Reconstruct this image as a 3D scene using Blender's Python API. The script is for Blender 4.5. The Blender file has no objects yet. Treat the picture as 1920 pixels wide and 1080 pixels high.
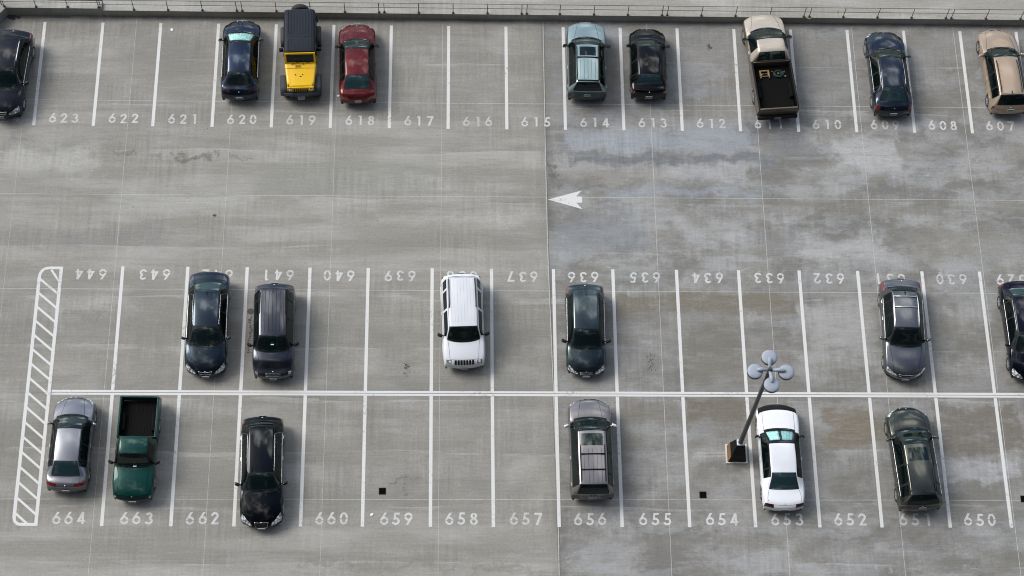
import bpy, bmesh, math, random
import numpy as np
from mathutils import Matrix, Vector, Euler
S = bpy.context.scene
COL = S.collection
rnd = random.Random(7)

# ---------------------------------------------------------------- camera
FPX = 3600.0
CROT = (0.43472828564628274, -0.03212338602744768, -0.008572128630195887)
CH = 78.13308821141165
cam = bpy.data.cameras.new('camera'); cam.sensor_width = 36; cam.lens = FPX * 36 / 1920; cam.clip_end = 2000
co = bpy.data.objects.new('camera', cam); COL.objects.link(co)
co.location = (0, 0, CH); co.rotation_euler = CROT; S.camera = co
CR = np.array(Euler(CROT, 'XYZ').to_matrix())

def at(u, v, z=0.0):
    "where the sight line through photo pixel (u, v) meets height z"
    d = CR @ np.array([(u - 960) / FPX, -(v - 540) / FPX, -1.0])
    t = (z - CH) / d[2]
    return np.array([0, 0, CH]) + d * t

# ---------------------------------------------------------------- sky and sun
SUN_EL, SUN_AZ = math.radians(46), math.radians(-66)     # azimuth from +Y, towards -X: upper left of the deck
W = bpy.data.worlds.new('World'); S.world = W; W.use_nodes = True
nt = W.node_tree; nt.nodes.clear()
def N(nt, t, **k):
    n = nt.nodes.new(t)
    for a, b in k.items():
        if a == 'inp':
            for i, v in b.items(): n.inputs[i].default_value = v
        else: setattr(n, a, b)
    return n
sky = N(nt, 'ShaderNodeTexSky', sky_type='NISHITA', sun_disc=False, sun_elevation=SUN_EL, sun_rotation=SUN_AZ, altitude=100, air_density=1.0, dust_density=2.0)
tc = N(nt, 'ShaderNodeTexCoord')
mp = N(nt, 'ShaderNodeMapping', inp={'Scale': (1, 1, 1.6)})
n1 = N(nt, 'ShaderNodeTexNoise', inp={'Scale': 3.0, 'Detail': 6, 'Roughness': .52, 'Distortion': .4})
cr = N(nt, 'ShaderNodeValToRGB'); cr.color_ramp.elements[0].position = .50; cr.color_ramp.elements[1].position = .63
n2 = N(nt, 'ShaderNodeTexNoise', inp={'Scale': 5.0, 'Detail': 5, 'Roughness': .52})
cr2 = N(nt, 'ShaderNodeValToRGB'); cr2.color_ramp.elements[0].position = .40; cr2.color_ramp.elements[1].position = .62
cr2.color_ramp.elements[0].color = (1.6, 1.75, 2.0, 1); cr2.color_ramp.elements[1].color = (25, 24.4, 23.4, 1)
mx = N(nt, 'ShaderNodeMix', data_type='RGBA')
bg = N(nt, 'ShaderNodeBackground', inp={'Strength': .11})
wo = N(nt, 'ShaderNodeOutputWorld')
L = nt.links.new
L(tc.outputs['Generated'], mp.inputs[0]); L(mp.outputs[0], n1.inputs[0]); L(mp.outputs[0], n2.inputs[0])
L(n1.outputs['Fac'], cr.inputs[0]); L(n2.outputs['Fac'], cr2.inputs[0])
L(cr.outputs[0], mx.inputs[0]); L(sky.outputs[0], mx.inputs[6]); L(cr2.outputs[0], mx.inputs[7])
sx = N(nt, 'ShaderNodeSeparateXYZ'); L(tc.outputs['Generated'], sx.inputs[0])       # sky dimmed towards the south, added to keep the car tails dark
gy_ = N(nt, 'ShaderNodeMapRange', inp={1: -.8, 2: .45, 3: .06, 4: .92}); gy_.interpolation_type = 'SMOOTHSTEP'; L(sx.outputs[1], gy_.inputs[0])
vs = N(nt, 'ShaderNodeVectorMath', operation='SCALE'); L(mx.outputs[2], vs.inputs[0]); L(gy_.outputs[0], vs.inputs['Scale'])
L(vs.outputs[0], bg.inputs[0]); L(bg.outputs[0], wo.inputs[0])
sl = bpy.data.lights.new('sun', 'SUN'); sl.energy = 1.35; sl.angle = math.radians(28); sl.color = (1, .97, .93)
so = bpy.data.objects.new('sun', sl); COL.objects.link(so)
sd = Vector((math.sin(SUN_AZ) * math.cos(SUN_EL), math.cos(SUN_AZ) * math.cos(SUN_EL), math.sin(SUN_EL)))
so.rotation_euler = sd.to_track_quat('Z', 'Y').to_euler(); so.location = (-20, 20, 60)
S.view_settings.view_transform = 'Standard'; S.view_settings.look = 'None'; S.view_settings.gamma = 1
S.view_settings.exposure = 1.04
S.render.engine = 'CYCLES'; S.cycles.pixel_filter_type = 'BLACKMAN_HARRIS'; S.cycles.filter_width = 1.05

# ---------------------------------------------------------------- materials
MATS = {}
def pmat(name, col, rough=.5, metal=0.0, coat=0.0, noise=0.0, spec=.5, nscale=8.0, cr_=.03):
    if name in MATS: return MATS[name]
    m = bpy.data.materials.new(name); m.use_nodes = True; t = m.node_tree
    b = t.nodes['Principled BSDF']
    b.inputs['Base Color'].default_value = (*col, 1); b.inputs['Roughness'].default_value = rough
    b.inputs['Metallic'].default_value = metal; b.inputs['Coat Weight'].default_value = coat
    b.inputs['Coat Roughness'].default_value = cr_; b.inputs['Specular IOR Level'].default_value = spec
    if noise:
        c = N(t, 'ShaderNodeTexCoord'); n = N(t, 'ShaderNodeTexNoise', inp={'Scale': nscale, 'Detail': 5, 'Roughness': .6})
        r = N(t, 'ShaderNodeMapRange', inp={1: .3, 2: .7, 3: 1 - noise, 4: 1 + noise})
        v = N(t, 'ShaderNodeVectorMath', operation='SCALE'); v.inputs[0].default_value = col
        t.links.new(c.outputs['Object'], n.inputs[0]); t.links.new(n.outputs['Fac'], r.inputs[0])
        t.links.new(r.outputs[0], v.inputs['Scale']); t.links.new(v.outputs[0], b.inputs['Base Color'])
    MATS[name] = m; return m
def paint(name, col, metal=.25, rough=.38, dust=None):
    "car paint: base, clear coat, a little road dust on the upward faces"
    if name in MATS: return MATS[name]
    m = pmat(name, col, rough, metal, .45, spec=.10); t = m.node_tree; b = t.nodes['Principled BSDF']
    c = N(t, 'ShaderNodeTexCoord'); n = N(t, 'ShaderNodeTexNoise', inp={'Scale': 3.5, 'Detail': 6, 'Roughness': .65})
    r = N(t, 'ShaderNodeMapRange', inp={1: .35, 2: .75, 3: .0, 4: (.012 if max(col) < .06 else .06)})
    x = N(t, 'ShaderNodeMix', data_type='RGBA'); x.inputs[6].default_value = (*col, 1); x.inputs[7].default_value = (.30, .29, .27, 1)
    r2 = N(t, 'ShaderNodeMapRange', inp={1: .3, 2: .8, 3: .02, 4: .08})
    t.links.new(c.outputs['Object'], n.inputs[0]); t.links.new(n.outputs['Fac'], r.inputs[0]); t.links.new(r.outputs[0], x.inputs[0])
    t.links.new(x.outputs[2], b.inputs['Base Color']); t.links.new(n.outputs['Fac'], r2.inputs[0]); t.links.new(r2.outputs[0], b.inputs['Coat Roughness'])
    return m
def glass(name, tint, base=(.003, .006, .006), refl=(.82, .95, .93)):
    if name in MATS: return MATS[name]
    m = bpy.data.materials.new(name); m.use_nodes = True; t = m.node_tree; t.nodes.clear()
    o = N(t, 'ShaderNodeOutputMaterial'); tr = N(t, 'ShaderNodeBsdfTransparent', inp={0: (*tint, 1)})
    gl = N(t, 'ShaderNodeBsdfGlossy', inp={'Color': (*refl, 1), 'Roughness': .02}); f = N(t, 'ShaderNodeFresnel', inp={0: 1.52})
    mx = N(t, 'ShaderNodeMixShader'); ad = N(t, 'ShaderNodeAddShader')
    df = N(t, 'ShaderNodeBsdfDiffuse', inp={0: (*base, 1)})
    t.links.new(tr.outputs[0], ad.inputs[0]); t.links.new(df.outputs[0], ad.inputs[1])
    t.links.new(f.outputs[0], mx.inputs[0]); t.links.new(ad.outputs[0], mx.inputs[1]); t.links.new(gl.outputs[0], mx.inputs[2])
    t.links.new(mx.outputs[0], o.inputs[0]); MATS[name] = m; return m
GL_S = glass('side_glass', (.12, .14, .14), (.002, .004, .004), (.45, .5, .5)); GL_F = glass('clear_glass', (.26, .33, .32)); GL_D = glass('privacy_glass', (.05, .06, .065), (.002, .004, .004), (.6, .7, .7)); GL_R = glass('rear_glass', (.50, .66, .68), (.010, .024, .028))
TRIM = pmat('black_trim', (.010, .010, .011), .6, spec=.18); RUB = pmat('tyre_rubber', (.018, .018, .018), .85, noise=.3)
CHROME = pmat('chrome', (.50, .51, .52), .25, 1.0); ALLOY = pmat('alloy', (.55, .56, .58), .32, .9)
SEAM = pmat('panel_gap', (.004, .004, .004), .9, spec=.05); UNDER = pmat('underbody', (.008, .008, .008), .9, spec=.1)
SEAT = pmat('dark_upholstery', (.03, .03, .032), .85, noise=.3); SEATG = pmat('grey_upholstery', (.42, .46, .48), .85, noise=.2)
SEATT = pmat('tan_upholstery', (.20, .16, .12), .8, noise=.2); DASH = pmat('dashboard_plastic', (.014, .014, .015), .8, spec=.15)
PLATE = pmat('plate_white', (.30, .32, .33), .5); PLATET = pmat('plate_text', (.02, .03, .05), .6)
RED = pmat('tail_lens', (.11, .005, .005), .15, coat=1.0, noise=.35, nscale=30); ORANGE = pmat('amber_lens', (.6, .16, .02), .2, coat=1)
SMOKE = pmat('dark_lens', (.03, .006, .006), .2, coat=.5)
def headmat():
    m = pmat('headlight_lens', (.5, .52, .54), .2, .25, 1.0); t = m.node_tree; b = t.nodes['Principled BSDF']
    c = N(t, 'ShaderNodeTexCoord'); v = N(t, 'ShaderNodeTexVoronoi', inp={'Scale': 9.0}); r = N(t, 'ShaderNodeValToRGB')
    r.color_ramp.elements[0].color = (.85, .88, .9, 1); r.color_ramp.elements[1].color = (.16, .17, .18, 1); r.color_ramp.elements[1].position = .62; r.color_ramp.elements[0].position = .25
    t.links.new(c.outputs['Object'], v.inputs[0]); t.links.new(v.outputs['Distance'], r.inputs[0]); t.links.new(r.outputs[0], b.inputs['Base Color']); return m
HEAD = headmat()
PERMIT = pmat('permit_card', (.45, .72, .68), .6); SUNSH = pmat('sunshade_foil', (.62, .80, .78), .45, .0, noise=.25, nscale=9); GL_C = glass('untinted_glass', (.80, .93, .92))

def concrete(name, main=True, tone=1.0):
    m = bpy.data.materials.new(name); m.use_nodes = True; t = m.node_tree; lk = t.links.new
    b = t.nodes['Principled BSDF']; b.inputs['Roughness'].default_value = .85; b.inputs['Specular IOR Level'].default_value = .3
    g = N(t, 'ShaderNodeNewGeometry'); P = g.outputs['Position']
    def mapn(scale, rot=0):
        q = N(t, 'ShaderNodeMapping', inp={'Scale': scale, 'Rotation': (0, 0, rot)}); lk(P, q.inputs[0]); return q.outputs[0]
    def noise(vec, sc, det=5, ro=.55, dist=0.0):
        q = N(t, 'ShaderNodeTexNoise', inp={'Scale': sc, 'Detail': det, 'Roughness': ro, 'Distortion': dist}); lk(vec, q.inputs[0]); return q.outputs['Fac']
    def rng(f, a, b_, c, d, smooth=True):
        q = N(t, 'ShaderNodeMapRange', inp={1: a, 2: b_, 3: c, 4: d}); q.interpolation_type = 'SMOOTHSTEP' if smooth else 'LINEAR'; lk(f, q.inputs[0]); return q.outputs[0]
    def M(op, a, b_=None):
        q = N(t, 'ShaderNodeMath', operation=op)
        for i, v in enumerate((a, b_)):
            if v is None: continue
            if isinstance(v, (int, float)): q.inputs[i].default_value = v
            else: lk(v, q.inputs[i])
        return q.outputs[0]
    def mixc(f, A, B, mode='MIX'):
        q = N(t, 'ShaderNodeMix', data_type='RGBA', blend_type=mode)
        for i, v in ((0, f), (6, A), (7, B)):
            if isinstance(v, (int, float)): q.inputs[i].default_value = v
            elif isinstance(v, tuple): q.inputs[i].default_value = (*v, 1)
            else: lk(v, q.inputs[i])
        return q.outputs[2]
    sp = N(t, 'ShaderNodeSeparateXYZ'); lk(P, sp.inputs[0]); X, Y = sp.outputs[0], sp.outputs[1]
    base = mixc(rng(noise(mapn((.25, .5, 1)), 1.0, 5), .35, .68, 0, 1), (.236, .231, .206), (.298, .293, .270))
    base = mixc(rng(noise(mapn((.10, 1.0, 1)), 1.1, 6, .6), .44, .60, 0, .75), base, (.205, .200, .175))
    if main:
        # right-hand slab: darker, blotchy, cold and warm trowel stains
        xm = M('ADD', X, M('MULTIPLY', M('SUBTRACT', 40.0, Y), -.012))
        R_ = rng(xm, 4.42, 4.47, 0, 1)
        n_a = noise(mapn((.36, .62, 1)), 1.0, 10, .68, .15); n_b = noise(mapn((.5, 1.2, 1), .1), .6, 12, .74, .1); n_c = noise(mapn((.25, .7, 1)), 1.3, 9, .66, .15)
        rc = mixc(rng(n_a, .40, .60, 0, 1), (.146, .144, .132), (.256, .257, .247))
        rc = mixc(rng(n_b, .49, .56, 0, .45), rc, (.262, .274, .280))
        rc = mixc(rng(n_c, .50, .62, 0, .55), rc, (.168, .162, .138))
        rc = mixc(rng(noise(mapn((.9, 1.6, 1)), 1.2, 10, .72, .8), .60, .68, 0, .5), rc, (.36, .37, .375))
        rc = mixc(rng(noise(mapn((1.6, 1.1, 1)), .9, 8, .7, .3), .60, .72, 0, .5), rc, (.100, .098, .092))
        bl = M('MULTIPLY', M('MULTIPLY', rng(X, 4, 9, 1, 1), rng(Y, 41, 47, 0, 1)), rng(n_c, .36, .6, 1, .0))
        rc = mixc(M('MULTIPLY', M('MULTIPLY', bl, rng(X, 12, 24, 1, 0)), .55), rc, (.20, .222, .250))
        base = mixc(R_, base, rc)
        edge = M('MULTIPLY', rng(xm, 4.44, 4.95, 1, 0), R_)
        base = mixc(M('MULTIPLY', edge, M('MULTIPLY', rng(noise(mapn((1, .5, 1)), 1.0, 5), .35, .6, .1, .8), 1.0)), base, (.10, .10, .09))
        edl = M('MULTIPLY', rng(xm, 3.9, 4.42, 0, 1), M('SUBTRACT', 1.0, R_)); base = mixc(M('MULTIPLY', edl, .28), base, (.15, .15, .13))
        # bays get dirtier than the aisle
        st = M('MAXIMUM', M('MULTIPLY', rng(Y, 24.6, 26.2, 0, 1), rng(Y, 35.5, 37.3, 1, 0)), rng(Y, 44.2, 46, 0, 1))
        sm = M('MULTIPLY', st, rng(noise(mapn((.35, .5, 1)), 1.0, 5, .6), .38, .62, .12, .55)); base = mixc(sm, base, (.165, .160, .142))
        # pour edges: horizontal bands with a crisp side
        w = N(t, 'ShaderNodeMapping', inp={'Scale': (.06, 1, 1)}); lk(P, w.inputs[0])
        yb = M('ADD', Y, M('MULTIPLY', noise(w.outputs[0], 1.2, 4), 1.6)); fr = M('FRACT', M('MULTIPLY', yb, .41))
        base = mixc(M('MULTIPLY', rng(fr, .0, .75, .30, 0), rng(noise(mapn((.2, .5, 1)), .8, 3), .38, .6, 0, 1)), base, (.150, .148, .132))
        base = mixc(M('MULTIPLY', M('MULTIPLY', rng(fr, .93, .99, 0, 1), rng(noise(mapn((.35, .8, 1)), 1.0, 3), .46, .58, 0, 1)), .45), base, (.34, .34, .325))
        # grime washed against the parapet
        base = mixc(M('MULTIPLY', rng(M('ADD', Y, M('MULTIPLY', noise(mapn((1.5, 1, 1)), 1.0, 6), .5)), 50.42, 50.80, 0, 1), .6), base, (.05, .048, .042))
    if main:
        # individual stains and washes, each where it lies on the deck
        dn = N(t, 'ShaderNodeTexNoise', inp={'Scale': .9, 'Detail': 9, 'Roughness': .66}); lk(P, dn.inputs[0])
        v1 = N(t, 'ShaderNodeVectorMath', operation='SUBTRACT'); lk(dn.outputs['Color'], v1.inputs[0]); v1.inputs[1].default_value = (.5, .5, .5)
        v2 = N(t, 'ShaderNodeVectorMath', operation='MULTIPLY'); lk(v1.outputs[0], v2.inputs[0]); v2.inputs[1].default_value = (3.6, 2.0, 0)
        v3 = N(t, 'ShaderNodeVectorMath', operation='ADD'); lk(P, v3.inputs[0]); lk(v2.outputs[0], v3.inputs[1]); PD = v3.outputs[0]
        rag = rng(noise(mapn((.5, 1.6, 1)), 1.6, 10, .74), .36, .54, .35, 1)
        for (u0, w0, u1, w1, colr, stg, soft) in STAINS:
            a_ = at(u0, w1); b_ = at(u1, w0); cx_, cy_ = (a_[0] + b_[0]) / 2, (a_[1] + b_[1]) / 2; hx_, hy_ = (b_[0] - a_[0]) / 2, (b_[1] - a_[1]) / 2
            q = N(t, 'ShaderNodeVectorMath', operation='SUBTRACT'); lk(PD, q.inputs[0]); q.inputs[1].default_value = (cx_, cy_, 0)
            q2 = N(t, 'ShaderNodeVectorMath', operation='ABSOLUTE'); lk(q.outputs[0], q2.inputs[0])
            q3 = N(t, 'ShaderNodeVectorMath', operation='SUBTRACT'); lk(q2.outputs[0], q3.inputs[0]); q3.inputs[1].default_value = (hx_, hy_, 0)
            q4 = N(t, 'ShaderNodeSeparateXYZ'); lk(q3.outputs[0], q4.inputs[0])
            mk = rng(M('MAXIMUM', q4.outputs[0], q4.outputs[1]), -soft, soft * .25, stg, 0)
            base = mixc(M('MULTIPLY', mk, rag), base, colr)
    comb = noise(mapn((5.5, .32, 1), .06), 1.0, 4, .65)
    cm = rng(noise(mapn((.3, .5, 1)), .9, 4), .40, .62, 0, 1)
    fac = M('ADD', 1.0, M('MULTIPLY', M('MULTIPLY', M('SUBTRACT', comb, .5), cm), .72))
    strk = noise(mapn((.9, 16, 1)), 1.0, 4, .6); fac = M('MULTIPLY', fac, rng(strk, .3, .7, .91, 1.09, False))
    gr = noise(mapn((1, 1, 1)), 9.0, 6, .7); fac = M('MULTIPLY', fac, rng(gr, .3, .7, .88, 1.12, False))
    grn = noise(mapn((1, 1, 1)), 38.0, 3, .7); fac = M('MULTIPLY', fac, rng(grn, .3, .7, .90, 1.10, False))
    sc = N(t, 'ShaderNodeVectorMath', operation='SCALE'); lk(base, sc.inputs[0]); lk(M('MULTIPLY', fac, tone), sc.inputs['Scale'])
    # pits and specks
    sp1 = rng(noise(mapn((1, 1.6, 1)), 5.0, 3, .8), .70, .75, 0, .55)
    out = mixc(sp1, sc.outputs[0], (.09, .088, .08)); lk(out, b.inputs['Base Color'])
    bp = N(t, 'ShaderNodeBump', inp={'Strength': .25, 'Distance': .01}); lk(gr, bp.inputs['Height']); lk(bp.outputs[0], b.inputs['Normal'])
    return m
STAINS = [
 (1060, 238, 1420, 285, (.25, .275, .30), .75, .5), (1060, 284, 1450, 310, (.125, .135, .145), .85, .25), (1045, 312, 1260, 345, (.24, .23, .21), .7, .4),
 (1130, 347, 1440, 370, (.235, .26, .285), .7, .4), (1026, 296, 1048, 345, (.10, .10, .09), .9, .3), (1038, 348, 1058, 364, (.13, .13, .12), 1, .15),
 (1560, 255, 1690, 330, (.34, .345, .34), .8, .6), (1440, 242, 1530, 300, (.14, .15, .16), .7, .6), (1240, 305, 1400, 345, (.33, .34, .345), .5, .4),
 (1460, 374, 1920, 402, (.165, .158, .135), .8, .5), (1030, 400, 1220, 480, (.19, .21, .225), .6, .8), (1260, 400, 1420, 470, (.32, .325, .32), .5, .7),
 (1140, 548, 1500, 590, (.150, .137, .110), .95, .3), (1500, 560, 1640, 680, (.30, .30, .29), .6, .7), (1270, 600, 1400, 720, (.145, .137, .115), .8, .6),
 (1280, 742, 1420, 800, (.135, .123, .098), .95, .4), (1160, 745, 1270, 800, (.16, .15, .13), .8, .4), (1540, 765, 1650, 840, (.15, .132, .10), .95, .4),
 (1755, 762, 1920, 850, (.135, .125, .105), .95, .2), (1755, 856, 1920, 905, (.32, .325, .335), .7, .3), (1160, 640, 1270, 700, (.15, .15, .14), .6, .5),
 (1400, 222, 1520, 262, (.11, .11, .11), .8, .5), (1680, 240, 1740, 275, (.13, .13, .125), .8, .4), (1390, 640, 1500, 735, (.15, .145, .13), .5, .6),
 (1050, 1000, 1920, 1030, (.17, .165, .15), .5, .5), (1500, 440, 1660, 500, (.35, .355, .35), .6, .5), (1700, 420, 1920, 500, (.20, .195, .17), .6, .8),
 (205, 281, 270, 291, (.15, .15, .13), .9, .12), (283, 287, 305, 294, (.15, .15, .13), .9, .1), (330, 287, 408, 299, (.14, .14, .12), .95, .12), (436, 291, 478, 299, (.16, .16, .14), .7, .1),
 (0, 420, 330, 472, (.185, .185, .18), .65, .8), (480, 300, 830, 375, (.215, .22, .195), .7, .9), (560, 1052, 850, 1068, (.17, .17, .145), .8, .25), (880, 1056, 1010, 1075, (.17, .17, .145), .7, .25),
 (0, 262, 190, 330, (.34, .34, .315), .7, .8), (0, 234, 70, 272, (.15, .15, .15), .7, .6), (200, 330, 480, 400, (.32, .32, .30), .4, .9), (700, 395, 1000, 420, (.34, .34, .32), .6, .6),
 (240, 600, 330, 700, (.19, .19, .17), .6, .6), (120, 580, 200, 600, (.17, .17, .15), .7, .2), (590, 560, 690, 700, (.20, .20, .18), .5, .8), (930, 600, 1020, 700, (.17, .165, .15), .7, .7),
 (860, 700, 1010, 760, (.18, .18, .165), .6, .6), (60, 640, 100, 690, (.2, .2, .18), .5, .4), (330, 860, 440, 960, (.19, .19, .17), .6, .6), (880, 780, 1030, 860, (.20, .195, .175), .6, .8),
 (750, 895, 790, 903, (.12, .12, .1), .8, .1), (110, 870, 200, 960, (.17, .17, .15), .6, .6), (1170, 60, 1260, 110, (.17, .16, .14), .6, .5), (1010, 60, 1050, 235, (.17, .165, .145), .6, .5), (1280, 60, 1920, 130, (.20, .195, .18), .6, .8)]
CONC = concrete('deck_concrete'); CONCW = concrete('parapet_concrete', False, 1.12); CONCU = concrete('road_concrete', False, 1.15)
def linemat():
    m = bpy.data.materials.new('road_paint'); m.use_nodes = True; t = m.node_tree; lk = t.links.new; b = t.nodes['Principled BSDF']
    b.inputs['Roughness'].default_value = .7
    g = N(t, 'ShaderNodeNewGeometry'); n = N(t, 'ShaderNodeTexNoise', inp={'Scale': 6.0, 'Detail': 8, 'Roughness': .75}); n2 = N(t, 'ShaderNodeTexNoise', inp={'Scale': .45, 'Detail': 2})
    a = N(t, 'ShaderNodeMath', operation='MULTIPLY_ADD'); a.inputs[1].default_value = .55
    r = N(t, 'ShaderNodeMapRange', inp={1: .87, 2: .96, 3: 0, 4: .7}); x = N(t, 'ShaderNodeMix', data_type='RGBA')
    x.inputs[6].default_value = (.53, .535, .52, 1); x.inputs[7].default_value = (.24, .24, .23, 1)
    lk(g.outputs['Position'], n.inputs[0]); lk(g.outputs['Position'], n2.inputs[0]); lk(n2.outputs['Fac'], a.inputs[0]); lk(n.outputs['Fac'], a.inputs[2])
    lk(a.outputs[0], r.inputs[0]); lk(r.outputs[0], x.inputs[0]); lk(x.outputs[2], b.inputs['Base Color']); return m
PAINT = linemat()
PAINTF = PAINT.copy(); PAINTF.name = 'faded_road_paint'
for n_ in PAINTF.node_tree.nodes:
    if n_.type == 'MAP_RANGE': n_.inputs[1].default_value = .68; n_.inputs[2].default_value = .92; n_.inputs[3].default_value = .20
NUMP = PAINT.copy(); NUMP.name = 'number_paint'
for n_ in NUMP.node_tree.nodes:
    if n_.type == 'MAP_RANGE': n_.inputs[1].default_value = .70; n_.inputs[2].default_value = .95; n_.inputs[3].default_value = .16
JOINT = pmat('joint_sealant', (.38, .38, .36), .8, noise=.25); JOINTD = pmat('joint_dark', (.12, .12, .11), .9, noise=.3)  # second tone: dark lines of the slab joints and wall joint
OIL = pmat('oil', (.035, .026, .02), .35, noise=.4); OILD = pmat('dry_oil', (.05, .048, .045), .7, noise=.4)
STEEL = pmat('galvanised_steel', (.075, .08, .085), .55, .3); GRATE = pmat('cast_iron', (.008, .008, .007), .8, spec=.1)

# ---------------------------------------------------------------- mesh helpers
class MB:
    def __init__(s): s.v = []; s.f = []; s.m = []; s.off = 0
    def add(s, v, f, mi=0):
        o = len(s.v); s.v += [tuple(map(float, p)) for p in v]; s.f += [tuple(i + o for i in q) for q in f]; s.m += [mi] * len(f); return s
    def box(s, x0, x1, y0, y1, z0, z1, mi=0, taper=0.0):
        t = taper
        v = [(x0, y0, z0), (x1, y0, z0), (x1, y1, z0), (x0, y1, z0), (x0 + t, y0 + t, z1), (x1 - t, y0 + t, z1), (x1 - t, y1 - t, z1), (x0 + t, y1 - t, z1)]
        return s.add(v, [(3, 2, 1, 0), (4, 5, 6, 7), (0, 1, 5, 4), (1, 2, 6, 5), (2, 3, 7, 6), (3, 0, 4, 7)], mi)
    def rbox(s, x0, x1, y0, y1, z0, z1, r=.03, mi=0, n=3):
        "box with rounded edges: superellipsoid-like grid"
        cx, cy, cz = (x0 + x1) / 2, (y0 + y1) / 2, (z0 + z1) / 2; hx, hy, hz = (x1 - x0) / 2, (y1 - y0) / 2, (z1 - z0) / 2
        r = min(r, hx * .99, hy * .99, hz * .99)
        lat = []
        for i in range(2 * n + 2):
            a = (-math.pi / 2 + (i if i <= n else i - 1) * math.pi / (2 * n)); lat.append((a, -1 if i <= n else 1))
        lon = []
        for q, (sx, sy) in enumerate(((1, 1), (-1, 1), (-1, -1), (1, -1))):
            for i in range(n + 1): lon.append((q * math.pi / 2 + i * math.pi / (2 * n), sx, sy))
        v = []; m = len(lon)
        for a, sz in lat:
            for o, sx, sy in lon:
                v.append((cx + sx * (hx - r) + r * math.cos(a) * math.cos(o), cy + sy * (hy - r) + r * math.cos(a) * math.sin(o), cz + sz * (hz - r) + r * math.sin(a)))
        f = [(i * m + j, i * m + (j + 1) % m, (i + 1) * m + (j + 1) % m, (i + 1) * m + j) for i in range(len(lat) - 1) for j in range(m)]
        f.append(tuple(range(m))[::-1]); f.append(tuple(range((len(lat) - 1) * m, len(lat) * m)))
        return s.add(v, f, mi)
    def tube(s, pts, r, n=8, mi=0, closed=False):
        pts = [np.array(p, float) for p in pts]; k = len(pts); v = []; f = []
        rs = r if isinstance(r, (list, tuple)) else [r] * k
        for i, p in enumerate(pts):
            d = pts[(i + 1) % k] - pts[i - 1] if (closed or 0 < i < k - 1) else (pts[1] - pts[0] if i == 0 else pts[-1] - pts[-2])
            d = d / (np.linalg.norm(d) + 1e-9); up = np.array([0, 0, 1.]) if abs(d[2]) < .9 else np.array([1., 0, 0])
            a = np.cross(d, up); a /= np.linalg.norm(a); b = np.cross(a, d)
            for j in range(n):
                t = 2 * math.pi * j / n; v.append(p + rs[i] * (a * math.cos(t) + b * math.sin(t)))
        for i in range(k if closed else k - 1):
            for j in range(n): f.append((i * n + j, i * n + (j + 1) % n, (i + 1) % k * n + (j + 1) % n, (i + 1) % k * n + j))
        if not closed: f.append(tuple(range(n))[::-1]); f.append(tuple(range((k - 1) * n, k * n)))
        return s.add(v, f, mi)
    def lathe(s, prof, c=(0, 0, 0), axis='z', n=24, mi=0):
        v = []; f = []; k = len(prof)
        for j in range(n):
            t = 2 * math.pi * j / n
            for r, h in prof:
                p = (r * math.cos(t), r * math.sin(t), h) if axis == 'z' else (h, r * math.cos(t), r * math.sin(t))
                v.append((p[0] + c[0], p[1] + c[1], p[2] + c[2]))
        for j in range(n):
            for i in range(k - 1): f.append((j * k + i, (j + 1) % n * k + i, (j + 1) % n * k + i + 1, j * k + i + 1))
        return s.add(v, f, mi)
    def prism(s, poly, z0, z1, mi=0):
        n = len(poly); v = [(p[0], p[1], z0) for p in poly] + [(p[0], p[1], z1) for p in poly]
        a = sum(poly[i][0] * poly[(i + 1) % n][1] - poly[(i + 1) % n][0] * poly[i][1] for i in range(n))
        if a < 0: v = v[:n][::-1] + v[n:][::-1]
        return s.add(v, [tuple(range(n))[::-1], tuple(range(n, 2 * n))] + [(i, (i + 1) % n, n + (i + 1) % n, n + i) for i in range(n)], mi)
    def build(s, name, mats, parent=None, smooth=False, loc=None):
        me = bpy.data.meshes.new(name); me.from_pydata(s.v, [], s.f); me.update()
        if name in ('windscreen_frame', 'bed_side', 'rear_spoiler', 'hood', 'front_bumper'):
            bm_ = bmesh.new(); bm_.from_mesh(me); bmesh.ops.recalc_face_normals(bm_, faces=bm_.faces); bm_.to_mesh(me); bm_.free()
        for m in (mats if isinstance(mats, (list, tuple)) else [mats]): me.materials.append(m)
        me.polygons.foreach_set('material_index', s.m)
        if smooth: me.polygons.foreach_set('use_smooth', [True] * len(s.f))
        o = bpy.data.objects.new(name, me); COL.objects.link(o)
        if smooth == 'auto':
            md = o.modifiers.new('edge', 'EDGE_SPLIT'); md.split_angle = math.radians(38)
        if parent: o.parent = parent
        if loc: o.location = loc
        return o
def tag(o, label=None, cat=None, group=None, kind=None):
    for k, v in (('label', label), ('category', cat), ('group', group), ('kind', kind)):
        if v: o[k] = v
    return o
def empty(name, loc=(0, 0, 0), rz=0, **k):
    o = bpy.data.objects.new(name, None); COL.objects.link(o); o.location = loc; o.rotation_euler = (0, 0, rz); return tag(o, **k)

# ---------------------------------------------------------------- deck, parapet, upper road
YA0, YA1, YB0, YB1, YB2 = 50.08, 44.44, 37.23, 31.15, 25.10
XM = [-14.61, -11.71, -9.06, -6.25, -3.64, -.765, 1.906, 4.70, 7.384, 10.268, 13.088, 15.844, 18.513, 21.45, 24.09, 26.95]
XA = [-19.27 + 2.74 * i for i in range(-3, 20)]
b = MB(); nx_, ny_ = 24, 20
b.box(-75, 80, -15, 50.45, -.6, 0)
deck = tag(b.build('parking_deck', CONC), 'weathered grey concrete parking deck with white bay markings', kind='structure')
WT = .5
def strip(mb, x0, y0, x1, y1, w, z0, z1, mi=0):
    d = np.array([x1 - x0, y1 - y0]); d = d / np.linalg.norm(d) * w / 2; n = (-d[1], d[0])
    mb.prism([(x0 + n[0], y0 + n[1]), (x0 - n[0], y0 - n[1]), (x1 - n[0], y1 - n[1]), (x1 + n[0], y1 + n[1])], z0, z1, mi)
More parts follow.
